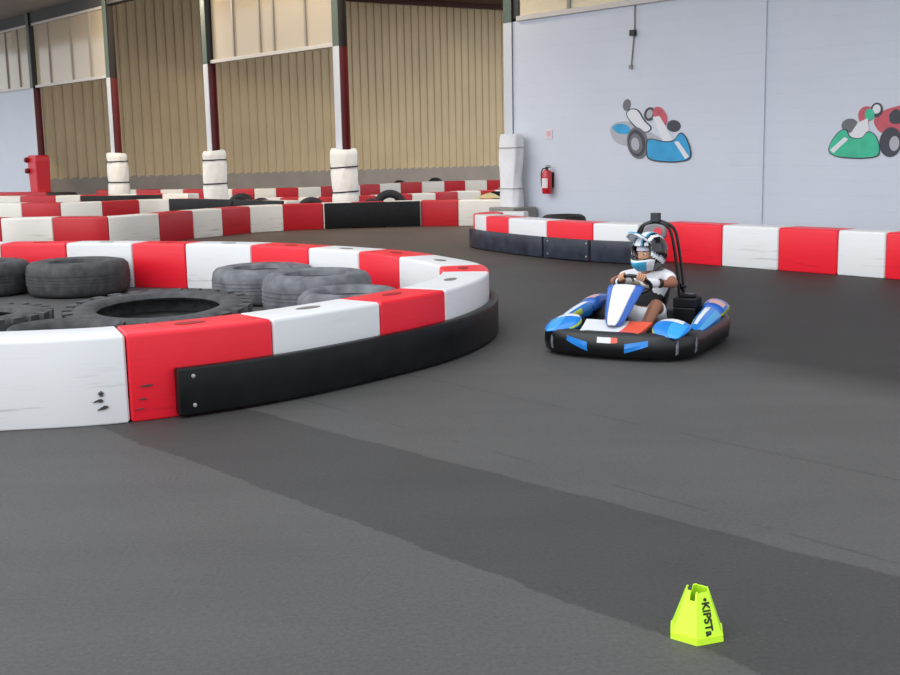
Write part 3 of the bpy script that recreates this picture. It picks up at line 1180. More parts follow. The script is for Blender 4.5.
def smoothloop(pts, sub=6, closed=True):
    P = [Vector(p) for p in pts]
    n = len(P)
    out = []
    for i in range(n if closed else n - 1):
        p0, p1, p2, p3 = P[(i - 1) % n] if (closed or i) else P[0], P[i], P[(i + 1) % n], P[(i + 2) % n] if (closed or i + 2 < n) else P[-1]
        for k in range(sub):
            t = k / sub
            out.append(.5 * ((2 * p1) + (p2 - p0) * t + (2 * p0 - 5 * p1 + 4 * p2 - p3) * t * t + (3 * p1 - p0 - 3 * p2 + p3) * t ** 3))
    if not closed:
        out.append(P[-1])
    return out


# floor tray + chassis
o = MB()
o.box(-.34, .34, .16, 1.2, .045, .06)
o.build('floor_tray', M_metal, kart)
o = MB()
for sx in (-1, 1):
    o.tube([(sx * .25, .08, .08), (sx * .33, .35, .08), (sx * .30, .8, .08), (sx * .32, 1.32, .09)], .016, 8)
o.tube([(-.45, .32, .10), (.45, .32, .10)], .014, 8)
o.tube([(-.5, 1.12, .13), (.5, 1.12, .13)], .018, 8)
o.build('chassis_frame', M_metal, kart, smooth=True)
# surround bumper
loop = smoothloop([(0, -.02, 0), (.26, .0, 0), (.45, .07, 0), (.555, .22, 0), (.575, .50, 0), (.575, .85, 0), (.565, 1.15, 0), (.48, 1.31, 0), (.25, 1.36, 0), (0, 1.37, 0),
                   (-.25, 1.36, 0), (-.48, 1.31, 0), (-.565, 1.15, 0), (-.575, .85, 0), (-.575, .50, 0), (-.555, .22, 0), (-.45, .07, 0), (-.26, .0, 0)])
prof = [(0.03, .022), (.004, .034), (-.006, .10), (.004, .168), (.02, .188), (.07, .196), (.085, .18), (.085, .04)]
rings = []
nL = len(loop)
for i, p in enumerate(loop):
    t = (loop[(i + 1) % nL] - loop[i - 1]).normalized()
    inw = Vector((-t.y, t.x, 0))
    rings.append([p + inw * d + Vector((0, 0, z)) for d, z in prof])
o = MB()
o.loft(rings, closed=True)
bumper = o.build('surround_bumper', M_black, kart, smooth=True, angle=60)


def decal(name, pts, mt, parent, off=.004, th=.002):
    """sticker polygon of kart-local 3D points, wrapped on the bumper outside: pts are (loop parameter, z)"""
    o = MB()
    rows = []
    for tpar, z in pts:
        i = (tpar * nL) % nL
        i0 = int(math.floor(i)) % nL
        fr_ = i - math.floor(i)
        p = loop[i0].lerp(loop[(i0 + 1) % nL], fr_)
        t = (loop[(i0 + 1) % nL] - loop[i0 - 1]).normalized()
        inw = Vector((-t.y, t.x, 0))
        # bumper face at z
        zs = [(.022, .03), (.034, .004), (.10, -.006), (.168, .004), (.188, .02)]
        d = 0
        for (za, da), (zb, db) in zip(zs, zs[1:]):
            if za <= z <= zb:
                d = da + (db - da) * (z - za) / (zb - za)
        rows.append(p + inw * (d - off) + Vector((0, 0, z)))
    return rows


def strip_decal(name, t0, t1, z0a, z1a, z0b, z1b, mt, n=8):
    o = MB()
    top, bot = [], []
    for k in range(n + 1):
        f = k / n
        t = t0 + (t1 - t0) * f
        za, zb = z0a + (z0b - z0a) * f, z1a + (z1b - z1a) * f
        a, b, c = decal('', [(t, za), (t, .5 * (za + zb)), (t, zb)], None, None)
        bot.append([a, b, c])
    for r0, r1 in zip(bot, bot[1:]):
        o.add([r0[0], r1[0], r1[1], r0[1]], [(0, 1, 2, 3)])
        o.add([r0[1], r1[1], r1[2], r0[2]], [(0, 1, 2, 3)])
    ob = o.build(name, mt, None, solid=.003)
    ob.parent = bumper
    return ob


strip_decal('blue_sticker', .935, .972, .125, .160, .060, .125, K_blue)
strip_decal('blue_sticker', .028, .065, .060, .125, .115, .155, K_blue)
strip_decal('white_sticker', .987, 1.008, .125, .165, .125, .165, K_white)
strip_decal('orange_sticker', 1.008, 1.018, .125, .165, .13, .165, K_or)
strip_decal('grey_sticker', .893, .900, .06, .15, .05, .13, mat('grey_sticker', (110, 112, 118), .4))
for t_ in (.118, .17):
    strip_decal('grey_sticker', t_, t_ + .006, .05, .12, .06, .16, bpy.data.materials['grey_sticker'])


def shell(name, rings, mt, parent=kart, sub=1, caps=True, paint=None):
    o = MB()
    n = len(rings[0])
    for i, (r0, r1) in enumerate(zip(rings, rings[1:])):
        for j in range(n):
            j2 = (j + 1) % n
            o.add([Vector(r0[j]), Vector(r0[j2]), Vector(r1[j2]), Vector(r1[j])], [(0, 1, 2, 3)], paint(i, j) if paint else 0)
    o.add([Vector(p) for p in rings[0]], [tuple(reversed(range(n)))], 0)
    o.add([Vector(p) for p in rings[-1]], [tuple(range(n))], 0)
    ob = o.build(name, mt, None)
    bm = bmesh.new()
    bm.from_mesh(ob.data)
    bmesh.ops.remove_doubles(bm, verts=bm.verts, dist=.0002)
    bmesh.ops.recalc_face_normals(bm, faces=bm.faces)
    bm.to_mesh(ob.data)
    bm.free()
    for p in ob.data.polygons:
        p.use_smooth = True
    ss = ob.modifiers.new('sub', 'SUBSURF')
    ss.levels = ss.render_levels = sub
    ob.parent = parent
    return ob


def sqring(x, y, hw, z0, zt, sx, n=16, ex=.62):
    """rounded box section across the kart at depth y; j = 0 outer side, j = n/4 top"""
    ring = []
    for k in range(n):
        a = 2 * PI * k / n
        px = x + hw * math.copysign(abs(math.cos(a)) ** ex, math.cos(a))
        zc, hz = (z0 + zt) / 2, (zt - z0) / 2
        pz = zc + hz * math.copysign(abs(math.sin(a)) ** ex, math.sin(a)) - .035 * max(0, (px - x) / hw) * (1 if math.sin(a) > 0 else 0)
        ring.append((sx * px, y, pz))
    return ring


# corner fairings over the front bumper, left and right
for sx in (-1, 1):
    spec = ((.43, .055, .05, .168, .190), (.405, .08, .10, .168, .205), (.395, .16, .128, .17, .238), (.40, .25, .130, .18, .268), (.415, .31, .105, .20, .274), (.43, .33, .06, .22, .262))
    rings = [sqring(x, y, hw, z0, zt, sx, ex=.5) for x, y, hw, z0, zt in spec]
    shell('corner_fairing', rings, [K_blue, K_white, K_lime, K_cyan], paint=lambda i, j: 1 if (i == 3 and 3 <= j <= 5) else (2 if (i in (1, 2) and j == 7) else (3 if (i < 3 and j in (2, 3)) else 0)))

# sloping front panel (white with orange side)
for nm, x0, x1, mt in (('white_front_panel', -.235, .06, K_white), ('orange_front_panel', .06, .235, K_or)):
    o = MB()
    pts = []
    for (y, z, sc) in ((.03, .19, .92), (.14, .215, .98), (.26, .245, 1.06), (.27, .225, 1.06), (.14, .195, .98), (.03, .17, .92)):
        pts.append([(x0 * sc if x0 < 0 else x0 + (.02 if y > .1 else 0), y, z), ((x1 + (.02 if y > .1 else 0)) if x1 < .1 else x1 * sc, y, z)])
    o.loft([[Vector(p[0]) for p in pts], [Vector(p[1]) for p in pts]])
    o.build(nm, mt, kart, bevel=.004)

# tall steering fairing: white with blue edges, leaning back
def fairing(name, sc0, sc1, mt, off):
    lv = ((.215, .14, .045), (.25, .17, .075), (.32, .24, .098), (.40, .32, .120), (.455, .39, .140), (.475, .43, .142))
    grid = []
    for z, y, w in lv:
        row = []
        for k in range(11):
            f = -1 + 2 * k / 10
            x = f * w
            yy = y - .045 * (1 - f * f) - off
            row.append(Vector((x, yy, z + .018 * (1 - f * f))))
        grid.append(row)
    o = MB()
    n = 11
    k0, k1 = sc0, sc1
    vs = [p for r in grid for p in r[k0:k1 + 1]]
    w_ = k1 - k0 + 1
    fs = [(i * w_ + j, i * w_ + j + 1, (i + 1) * w_ + j + 1, (i + 1) * w_ + j) for i in range(len(grid) - 1) for j in range(w_ - 1)]
    o.add(vs, fs)
    return o.build(name, mt, None, smooth=True, solid=.012, subsurf=1)


fm = fairing('steering_fairing', 0, 10, K_dblue, 0)
fm.parent = kart
wp = fairing('white_centre', 2, 8, K_white, .010)
wp.parent = fm
o = MB()
o.poly([(.035, .178, .30), (.065, .20, .315), (.085, .275, .40), (.05, .262, .40)])
lp = o.build('blue_marking', K_dblue, None, solid=.004)
lp.parent = fm
# side pods
for sx in (-1, 1):
    spec = ((.52, .34, .03, .165, .20), (.52, .42, .050, .16, .225), (.515, .54, .062, .16, .25), (.51, .68, .070, .16, .272), (.505, .82, .078, .16, .288), (.50, .90, .085, .17, .295))
    rings = [sqring(x, y, hw, z0, zt, sx) for x, y, hw, z0, zt in spec]
    shell('side_pod', rings, [K_blue, K_white, K_lime, K_cyan], paint=lambda i, j: 2 if (i < 3 and j in (6, 7)) else (1 if (i >= 1 and j == 4) else (3 if j in (1, 2) else 0)))
    # rear wheel guard with printed tail
    spec = ((.50, .885, .080, .19, .285), (.495, .95, .088, .20, .310), (.49, 1.06, .092, .21, .325), (.48, 1.16, .09, .21, .318), (.465, 1.25, .075, .21, .285), (.45, 1.29, .05, .21, .25))
    rings = [sqring(x, y, hw, z0, zt, sx) for x, y, hw, z0, zt in spec]
    shell('wheel_guard', rings, [K_dblue, K_pink, K_lime, K_black, K_grey], paint=lambda i, j: 2 if (j in (14, 15) and i < 4) else (1 if (i == 1 and 2 <= j <= 4) else (4 if (i in (2, 3) and j in (0, 1)) else (3 if i >= 3 else 0))))

# wheels
def wheel(x, y, r, w):
    o = MB()
    hw = w / 2
    o.lathe([(r * .5, -hw), (r * .85, -hw * 1.02), (r * .97, -hw * .85), (r, -hw * .6), (r, hw * .6), (r * .97, hw * .85), (r * .85, hw * 1.02), (r * .5, hw)], 28,
            T=lambda v: Vector((x + v.z, y + v.x, r + v.y)), closed=True)
    wo = o.build('wheel', K_tyre, kart, smooth=True)
    o = MB()
    o.lathe([(.0001, -hw * .7), (r * .3, -hw * .7), (r * .5, -hw * .9), (r * .52, 0), (r * .5, hw * .9), (r * .3, hw * .7), (.0001, hw * .7)], 20,
            T=lambda v: Vector((x + v.z, y + v.x, r + v.y)), closed=False)
    h_ = o.build('rim', mat('rim_metal', (150, 150, 156), .35, metal=.8) if 'rim_metal' not in bpy.data.materials else bpy.data.materials['rim_metal'], None, smooth=True)
    h_.parent = wo


for sx in (-1, 1):
    wheel(sx * .385, .37, .125, .12)
    wheel(sx * .41, 1.12, .14, .17)

# seat
rings = []
for k in range(9):
    f = k / 8
    y = .72 + .10 * f + .30 * f ** 1.5
    z = .085 + .02 * f + .50 * max(0, f - .25) ** 1.25
    hw = .17 - .02 * f
    dp = .09 * (1 - .3 * f)
    ring_o, ring_i = [], []
    for j in range(9):
        g = -1 + 2 * j / 8
        lift = dp * abs(g) ** 2.5
        ring_o.append((g * hw, y - lift * .8 * min(1, f * 1.4), z + lift * (1 - .7 * f)))
    rings.append(ring_o)
o = MB()
vs = [Vector(p) for r in rings for p in r]
o.add(vs, [(i * 9 + j, i * 9 + j + 1, (i + 1) * 9 + j + 1, (i + 1) * 9 + j) for i in range(8) for j in range(8)])
o.build('seat', M_black, kart, smooth=True, solid=.018, subsurf=1)
# roll hoop behind the seat: two nested tubes
o = MB()
for dx, dy in ((0, 0), (.028, .03)):
    pts = smoothloop([(-.20 - dx, 1.10 + dy, .10), (-.18 - dx, 1.10 + dy, .42), (-.145 - dx, 1.09 + dy, .70), (-.108 - dx, 1.085 + dy, .84), (-.045, 1.08 + dy, .886 + dx * .3), (.045, 1.08 + dy, .886 + dx * .3), (.108 + dx, 1.085 + dy, .84),
                      (.145 + dx, 1.09 + dy, .70), (.18 + dx, 1.10 + dy, .42), (.20 + dx, 1.10 + dy, .10)], 6, closed=False)
    o.tube(pts, .012, 10)
for sx in (-1, 1):
    o.tube([(sx * .19, 1.10, .42), (sx * .26, 1.30, .12)], .011, 8)
    o.tube([(sx * .196, 1.10, .40), (sx * .23, 1.13, .40)], .011, 8)
o.build('roll_hoop', M_black, kart, smooth=True)
o = MB()
o.box(-.034, .034, 1.05, 1.11, .895, .965)
o.build('transponder_box', mat('grey_black_box', (44, 46, 52), .5), kart, bevel=.006)
o = MB()
ring = []
for y, s_ in ((1.045, .85), (1.055, 1), (1.085, 1), (1.095, .85)):
    ring.append([Vector((.088 * s_ * math.copysign(abs(math.cos(a)) ** .6, math.cos(a)), y, (.818) + .060 * s_ * math.copysign(abs(math.sin(a)) ** .6, math.sin(a)))) for a in [2 * PI * k / 20 for k in range(20)]])
o.loft(ring)
hr = o.build('headrest', mat('grey_pad', (128, 126, 130), .6), kart, smooth=True)
o = MB()
o.lathe([(.0001, 0), (.034, 0), (.034, .004), (.0001, .004)], 20, T=lambda v: Vector((v.x + .03, 1.044 - v.z, (.822) + v.y)), closed=False)
d_ = o.build('red_disc', mat('pad_red', (214, 60, 74), .5), None)
d_.parent = hr
# steering wheel and column
SWC = Vector((0, .60, .465))
swn = Vector((0, .66, .75)).normalized()
sx_, sy_ = Vector((1, 0, 0)), swn.cross(Vector((1, 0, 0))).normalized()
o = MB()
o.tube([SWC + sx_ * .12 * math.cos(a) + sy_ * .11 * math.sin(a) for a in [2 * PI * k / 32 for k in range(32)]], .014, 10, closed=True)
sw = o.build('steering_wheel', M_black, kart, smooth=True)
o = MB()
for a in (.3, PI - .3, -PI / 2):
    o.tube([SWC, SWC + sx_ * .115 * math.cos(a) + sy_ * .105 * math.sin(a)], .009, 8)
o.lathe([(.0001, -.012), (.04, -.012), (.045, .0), (.04, .012), (.0001, .012)], 16, T=lambda v: SWC + sx_ * v.x + sy_ * v.y + swn * v.z, closed=False)
sp_ = o.build('wheel_spokes', mat('beige_grey_hub', (170, 162, 140), .5), None, smooth=True)
sp_.parent = sw
o = MB()
o.tube([SWC - swn * .01, (0, .30, .12)], .012, 8)
o.build('steering_column', M_metal, kart, smooth=True)
# fuel/dash top behind the fairing
o = MB()
o.box(-.10, .10, .40, .47, .40, .47)
o.build('dash_box', mat('dash_grey', (120, 116, 104), .5), kart, bevel=.02)
# engine beside the seat
o = MB()
o.box(.21, .38, .86, 1.05, .09, .27)
for k in range(5):
    o.box(.205, .385, .87 + k * .035, .885 + k * .035, .27, .34)
o.box(.24, .35, .90, 1.0, .34, .37)
o.build('engine', M_metal, kart, bevel=.008)
# pedals
for sx in (-1, 1):
    o = MB()
    o.box(sx * .12 - .03, sx * .12 + .03, .19, .20, .08, .17)
    o.build('pedal', M_metal, kart)

# ------------------------------------------------------------------ the driver
def skin_mesh(verts, edges, radii, root=0, sub=2):
    me = bpy.data.meshes.new('skin')
    me.from_pydata([tuple(v) for v in verts], edges, [])
    o = bpy.data.objects.new('skin', me)
    COL.objects.link(o)
    sk = o.modifiers.new('skin', 'SKIN')
    sk.use_smooth_shade = True
    lay = me.skin_vertices[0] if me.skin_vertices else None
    if lay is None:
        bpy.context.view_layer.objects.active = o
        bpy.ops.mesh.customdata_skin_add()
        lay = me.skin_vertices[0]
    for i, r in enumerate(radii):
        lay.data[i].radius = r if isinstance(r, tuple) else (r, r)
        lay.data[i].use_root = (i == root)
    ss = o.modifiers.new('sub', 'SUBSURF')
    ss.levels = ss.render_levels = sub
    dg = bpy.context.evaluated_depsgraph_get()
    ev = o.evaluated_get(dg)
    me2 = bpy.data.meshes.new_from_object(ev)
    bpy.data.objects.remove(o)
    return me2


def merge(meshes, name, mats, mat_ids):
    bm = bmesh.new()
    for me_, mid in zip(meshes, mat_ids):
        n0 = len(bm.faces)
        bm.from_mesh(me_)
        bm.faces.ensure_lookup_table()
        for f in bm.faces[n0:]:
            f.material_index = mid if mid is not None else f.material_index
            f.smooth = True
    out = bpy.data.meshes.new(name)
    bm.to_mesh(out)
    bm.free()
    for mm in mats:
        out.materials.append(mm)
    return out


M_skin = mat('brown_skin', (150, 98, 74), .5)
M_skinl = mat('light_brown_skin', (206, 152, 118), .5)
M_shirt = mat('white_shirt', (226, 226, 230), .7)
M_shirtb = mat('black_sports_cloth', (22, 22, 26), .7)
M_shoe = mat('shoe_black', (24, 24, 28), .5)

# driver, kart-local: x across (image right +), y to the rear, z up
J = {}
V, E_, RR = [], [], []


def jv(name, p, r, par=None):
    V.append(Vector(p))
    RR.append(r)
    J[name] = len(V) - 1
    if par:
        E_.append((J[par], J[name]))


jv('pelvis', (0, .90, .185), .085)
jv('waist', (0, .935, .30), .080, 'pelvis')
jv('chest', (0, .945, .43), (.105, .082), 'waist')
jv('neckb', (-.005, .93, .53), .048, 'chest')
jv('neck', (-.012, .905, .60), .042, 'neckb')
jv('head', (.005, .885, .67), .062, 'neck')
jv('headtop', (.005, .885, .74), .060, 'head')
HANDS = {}
for s_, sx in (('l', 1), ('r', -1)):
    sh = (sx * .135, .935, .50)
    jv('shoulder' + s_, sh, .044, 'chest')
    el = (sx * .245, .80, .455)
    jv('elbow' + s_, el, .033, 'shoulder' + s_)
    a_w = -1.0 if sx > 0 else PI + .95
    grip = SWC + sx_ * .12 * math.cos(a_w) + sy_ * .11 * math.sin(a_w)
    wr = grip + Vector((sx * .022, .070, -.045))
    jv('fore' + s_, Vector(el).lerp(wr, .55), .030, 'elbow' + s_)
    jv('wrist' + s_, wr, .022, 'fore' + s_)
    palm = grip + Vector((sx * .010, .030, -.004))
    jv('palm' + s_, palm, (.024, .018), 'wrist' + s_)
    HANDS[s_] = (grip, palm, sx, a_w)
    jv('hip' + s_, (sx * .085, .86, .175), .072, 'pelvis')
    kn = (sx * .165, .60, .33)
    jv('thigh' + s_, Vector((sx * .085, .86, .175)).lerp(Vector(kn), .5), .066, 'hip' + s_)
    jv('knee' + s_, kn, .050, 'thigh' + s_)
    an = (sx * .125, .32, .125)
    jv('calf' + s_, Vector(kn).lerp(Vector(an), .4) + Vector((0, .01, -.015)), .047, 'knee' + s_)
    jv('ankle' + s_, an, .030, 'calf' + s_)
    jv('toe' + s_, (sx * .125, .225, .15), .028, 'ankle' + s_)
meshes = [skin_mesh(V, E_, RR)]
ids = [0]
for s_, (grip, palm, sx, a_w) in HANDS.items():
    tang = (-sx_ * math.sin(a_w) + sy_ * math.cos(a_w)).normalized()       # along the rim
    radial = (sx_ * math.cos(a_w) + sy_ * math.sin(a_w)).normalized()
    for k in range(4):
        ln = (.9, 1.05, 1.0, .8)[k]
        b0 = palm + tang * (.024 - .016 * k) + radial * .004
        p1 = grip + tang * (.024 - .016 * k) + radial * .012 + swn * .026
        p2 = grip + tang * (.024 - .016 * k) - swn * .005 + radial * .027 * ln
        p3 = grip + tang * (.023 - .015 * k) - swn * .027 + radial * .010 * ln
        p4 = grip + tang * (.022 - .015 * k) - swn * .022 - radial * .010
        meshes.append(skin_mesh([b0, p1, p2, p3, p4], [(0, 1), (1, 2), (2, 3), (3, 4)], [.0085, .0085, .008, .0075, .0065], sub=1))
        ids.append(1)
    t0 = palm + tang * .02 - radial * .008
    meshes.append(skin_mesh([t0, t0 + tang * .022 - radial * .014 + swn * .004, grip + tang * .045 - radial * .018 + swn * .006, grip + tang * .055 - radial * .012 - swn * .014], [(0, 1), (1, 2), (2, 3)], [.010, .0095, .0085, .007], sub=1))
    ids.append(1)
# face: head ellipsoid turned to the camera's left, with brow, nose, lips, eyes and ears
HC = Vector((.010, .88, .670))
HT = math.radians(-24)
HR = Matrix.Rotation(HT, 3, 'Z') @ Matrix.Rotation(math.radians(4), 3, 'X')


def headp(v):
    return HC + HR @ Vector(v)


fm_ = MB()
rows = []
for i in range(17):
    la = -PI / 2 + PI * i / 16
    row = []
    for j in range(28):
        lo_ = 2 * PI * j / 28
        x = .074 * math.cos(la) * math.sin(lo_)
        y = -.090 * math.cos(la) * math.cos(lo_)
        z = .108 * math.sin(la)
        front = max(0, -y / .09)
        ax = abs(x)
        if front > .3:
            y -= .020 * math.exp(-(x / .012) ** 2) * math.exp(-((z + .018) / .020) ** 2)       # nose
            y += .012 * math.exp(-((ax - .030) / .014) ** 2) * math.exp(-((z - .008) / .012) ** 2)   # eye sockets
            y -= .006 * math.exp(-((z - .030) / .012) ** 2) * front                               # brow
            y -= .006 * math.exp(-(x / .022) ** 2) * math.exp(-((z + .058) / .008) ** 2)       # lips
            y -= .006 * math.exp(-(x / .02) ** 2) * math.exp(-((z + .085) / .014) ** 2)        # chin
        x *= 1 - .22 * max(0, -z / .108)
        row.append(headp((x, y, z)))
    rows.append(row)
fm_.loft(rows)
tmp = fm_.build('tmp', M_skinl, None, smooth=True)
meshes.append(tmp.data)
ids.append(1)
bpy.data.objects.remove(tmp)


def blob(c, rx, ry, rz, n=10):
    b = MB()
    rs = []
    for i in range(n + 1):
        la = -PI / 2 + PI * i / n
        rs.append([headp((c[0] + rx * math.cos(la) * math.cos(2 * PI * j / 14), c[1] + ry * math.cos(la) * math.sin(2 * PI * j / 14), c[2] + rz * math.sin(la))) for j in range(14)])
    b.loft(rs)
    t = b.build('tmp', M_skin, None)
    me_ = t.data
    bpy.data.objects.remove(t)
    return me_


for sx in (-1, 1):
    meshes.append(blob((sx * .030, -.074, .008), .013, .010, .009))
    ids.append(2)
    meshes.append(blob((sx * .030, -.083, .008), .006, .004, .006))
    ids.append(3)
    meshes.append(blob((sx * .031, -.084, .027), .017, .005, .004))
    ids.append(3)
    meshes.append(blob((sx * .073, .0, .0), .008, .018, .028))
    ids.append(1)
meshes.append(blob((0, -.090, -.056), .020, .005, .004))
ids.append(4)
M_eye = mat('eye_white', (236, 234, 230), .3)
M_iris = mat('dark_iris_and_brow', (36, 24, 20), .4)
M_lip = mat('lip', (168, 92, 84), .5)
pm = merge(meshes, 'person', [M_skin, M_skinl, M_eye, M_iris, M_lip], ids)
person = bpy.data.objects.new('person', pm)
COL.objects.link(person)
person.location = (KO.x, KO.y, 0)
person.rotation_euler = (0, 0, PHI)
person.scale = (KS, KS, KS)
tag(person, 'child in white shirt and crash helmet, seated in the go-kart gripping its wheel', 'person')


def cloth(name, vs, es, rs, mt, sub=2):
    me_ = skin_mesh(vs, es, rs, sub=sub)
    me_.name = name
    me_.materials.clear()
    me_.materials.append(mt)
    o = bpy.data.objects.new(name, me_)
    COL.objects.link(o)
    o.parent = person
    return o


P_ = lambda n: V[J[n]]
# shirt: torso and short sleeves
sv = [P_('pelvis') + Vector((0, .0, .05)), P_('waist'), P_('chest'), P_('chest').lerp(P_('neckb'), .75)]
se = [(0, 1), (1, 2), (2, 3)]
srr = [.106, .100, (.124, .098), .066]
for s_ in ('l', 'r'):
    sv += [P_('shoulder' + s_), P_('shoulder' + s_).lerp(P_('elbow' + s_), .62)]
    n = len(sv)
    se += [(2, n - 2), (n - 2, n - 1)]
    srr += [.058, .052]
cloth('shirt', sv, se, srr, M_shirt)
# black side panel of the shirt: a vest over the ribs
cloth('black_vest', [P_('pelvis') + Vector((0, .02, .05)), P_('waist') + Vector((0, 0, .02)), P_('chest') - Vector((0, 0, .01)), P_('chest').lerp(P_('neckb'), .55)], [(0, 1), (1, 2), (2, 3)], [.120, .118, (.128, .110), (.082, .070)], M_shirtb)
# wrist guards
for s_ in ('l', 'r'):
    a, b = P_('fore' + s_), P_('wrist' + s_)
    cloth('wrist_guard', [a, a.lerp(b, .55), b.lerp(P_('palm' + s_), .15)], [(0, 1), (1, 2)], [.042, .039, .032], M_shirt)
    cloth('elbow_band', [a.lerp(P_('elbow' + s_), .25), a.lerp(b, .18)], [(0, 1)], [.041, .044], M_shirtb)
# shorts
for s_ in ('l', 'r'):
    pass
cloth('shorts', [P_('pelvis'), P_('hipl'), P_('thighl'), P_('thighl').lerp(P_('kneel'), .55), P_('hipr'), P_('thighr'), P_('thighr').lerp(P_('kneer'), .55)],
      [(0, 1), (1, 2), (2, 3), (0, 4), (4, 5), (5, 6)], [.098, .086, .082, .074, .086, .082, .074], M_shirt)
for s_ in ('l', 'r'):
    cloth('shoe', [P_('ankle' + s_) + Vector((0, .015, -.005)), P_('ankle' + s_).lerp(P_('toe' + s_), .5), P_('toe' + s_) + Vector((0, -.01, .01))], [(0, 1), (1, 2)], [.040, .038, .036], M_shoe)

# helmet
H_b = mat('helmet_black', (18, 18, 22), .2, coat=.5)
H_w = mat('helmet_white', (232, 234, 238), .22, coat=.5)
H_c = mat('helmet_cyan', (60, 166, 208), .25, coat=.4)
H_g = mat('helmet_grey', (140, 146, 154), .3)
hm = MB()
NI, NJ = 30, 48
rows = []
for i in range(NI + 1):
    la = math.radians(-62) + math.radians(152) * i / NI
    row = []
    for j in range(NJ):
        lo_ = 2 * PI * j / NJ
        x = .124 * math.cos(la) * math.sin(lo_)
        y = -.150 * math.cos(la) * math.cos(lo_)
        z = .152 * math.sin(la)
        if la < 0 and math.cos(lo_) > 0:      # chin bar pushes forward
            k = min(1, -la / .5) * max(0, math.cos(lo_)) ** 2
            y -= .055 * k
            x *= 1 - .12 * k
        row.append(Vector((x, y, z)))
    rows.append(row)
Hoff = Vector((0, .012, .012))
for i in range(NI):
    for j in range(NJ):
        j2 = (j + 1) % NJ
        q = [rows[i][j], rows[i][j2], rows[i + 1][j2], rows[i + 1][j]]
        c = (q[0] + q[1] + q[2] + q[3]) / 4
        ang = math.degrees(math.atan2(abs(c.x), -c.y))
        if -.040 - .0 * ang < c.z < .062 and ang < 50:
            continue
        sgn = c.x
        mi = 0
        if c.z > .062:                                     # crown stripes
            a = abs(c.x)
            mi = 1 if (a < .026 or (.058 < a < .078)) else (2 if .026 <= a < .040 and c.y < .06 else 0)
        elif c.z < -.040 and ang < 62:                      # chin bar
            mi = 2 if (ang < 30 and c.z < -.06) else (1 if ang >= 30 or c.z > -.06 else 2)
        else:
            band = c.z - (.10 * (c.y + .02)) * -1
            sl = c.z + .55 * (c.y + .05)
            mi = 1 if -.045 < sl < -.012 else (3 if -.012 <= sl < .0 else 0)
        hm.add([headp(p + Hoff) for p in q], [(0, 1, 2, 3)], mi)
bmh = hm.build('helmet', [H_b, H_w, H_c, H_g], None, smooth=True, angle=180)
me_ = bmh.data
bm = bmesh.new()
bm.from_mesh(me_)
bmesh.ops.remove_doubles(bm, verts=bm.verts, dist=.0004)
bmesh.ops.recalc_face_normals(bm, faces=bm.faces)
bm.to_mesh(me_)
bm.free()
for p in me_.polygons:
    p.use_smooth = True
sd = bmh.modifiers.new('solid', 'SOLIDIFY')
sd.thickness = .016
sd.offset = -1
bmh.parent = person
# peak
for nm, x0, x1, mt, dz in (('helmet_peak', -1, 1, H_w, 0), ('peak_stripe', -.38, .38, H_c, .006)):
    o = MB()
    grid = []
    for k in range(7):
        f = k / 6
        y = -.080 - .115 * f
        w = .098 - .022 * f
        z = .118 + .050 * f + .010 * math.sin(f * PI)
        grid.append([headp(Vector((w * g, y + .03 * g * g * (1 if f > .5 else 0), z - .042 * g * g + dz)) + Hoff) for g in [x0 + (x1 - x0) * q / 10 for q in range(11)]])
    o.add([p for r in grid for p in r], [(i * 11 + j, i * 11 + j + 1, (i + 1) * 11 + j + 1, (i + 1) * 11 + j) for i in range(6) for j in range(10)])
    pk = o.build(nm, mt, None, smooth=True, solid=.008)
    pk.parent = bmh
# eye port rubber trim
o = MB()
port = []
for k in range(28):
    a = 2 * PI * k / 28
    az = math.radians(50) * math.copysign(abs(math.cos(a)) ** .5, math.cos(a))
    z = .011 + .052 * math.copysign(abs(math.sin(a)) ** .5, math.sin(a))
    la = math.asin(z / .145)
    port.append(headp(Vector((.116 * math.cos(la) * math.sin(az), -.140 * math.cos(la) * math.cos(az) - (.02 if z < -.02 and abs(az) < .6 else 0), z)) + Hoff))
o.tube(port, .006, 6, closed=True)
tr_ = o.build('eye_port_trim', H_b, None, smooth=True)
tr_.parent = bmh
# pale head sock across the forehead
o = MB()
grid = []
for k in range(4):
    z = .030 + .014 * k
    grid.append([headp((.078 * math.sin(a) * (1 - .05 * k), -.098 * math.cos(a) * (1 - .04 * k), z)) for a in [math.radians(-70 + 140 * q / 14) for q in range(15)]])
o.add([p for r in grid for p in r], [(i * 15 + j, i * 15 + j + 1, (i + 1) * 15 + j + 1, (i + 1) * 15 + j) for i in range(3) for j in range(14)])
hs = o.build('head_sock', mat('pale_lilac_cloth', (206, 204, 224), .8), person, smooth=True, solid=.004)

# ------------------------------------------------------------------ the marker cone in front
cp = at(697, 646)
CRB, CRT, CHH = .089, .036, .153
cx_, cy_ = cp.x + .018, cp.y + .09
root = empty('marker_cone', (cx_, cy_, 0), math.atan2(-cy_, -cx_) + math.radians(2))
tag(root, 'fluorescent yellow green six sided marker cone on the track, with black lettering', 'cone')
M_cone = mat('fluorescent_yellow_green', (204, 252, 48), .45)
o = MB()


def hexp(k, r, z):
    a = PI / 3 * k
    return Vector((r * math.cos(a), r * math.sin(a), z))


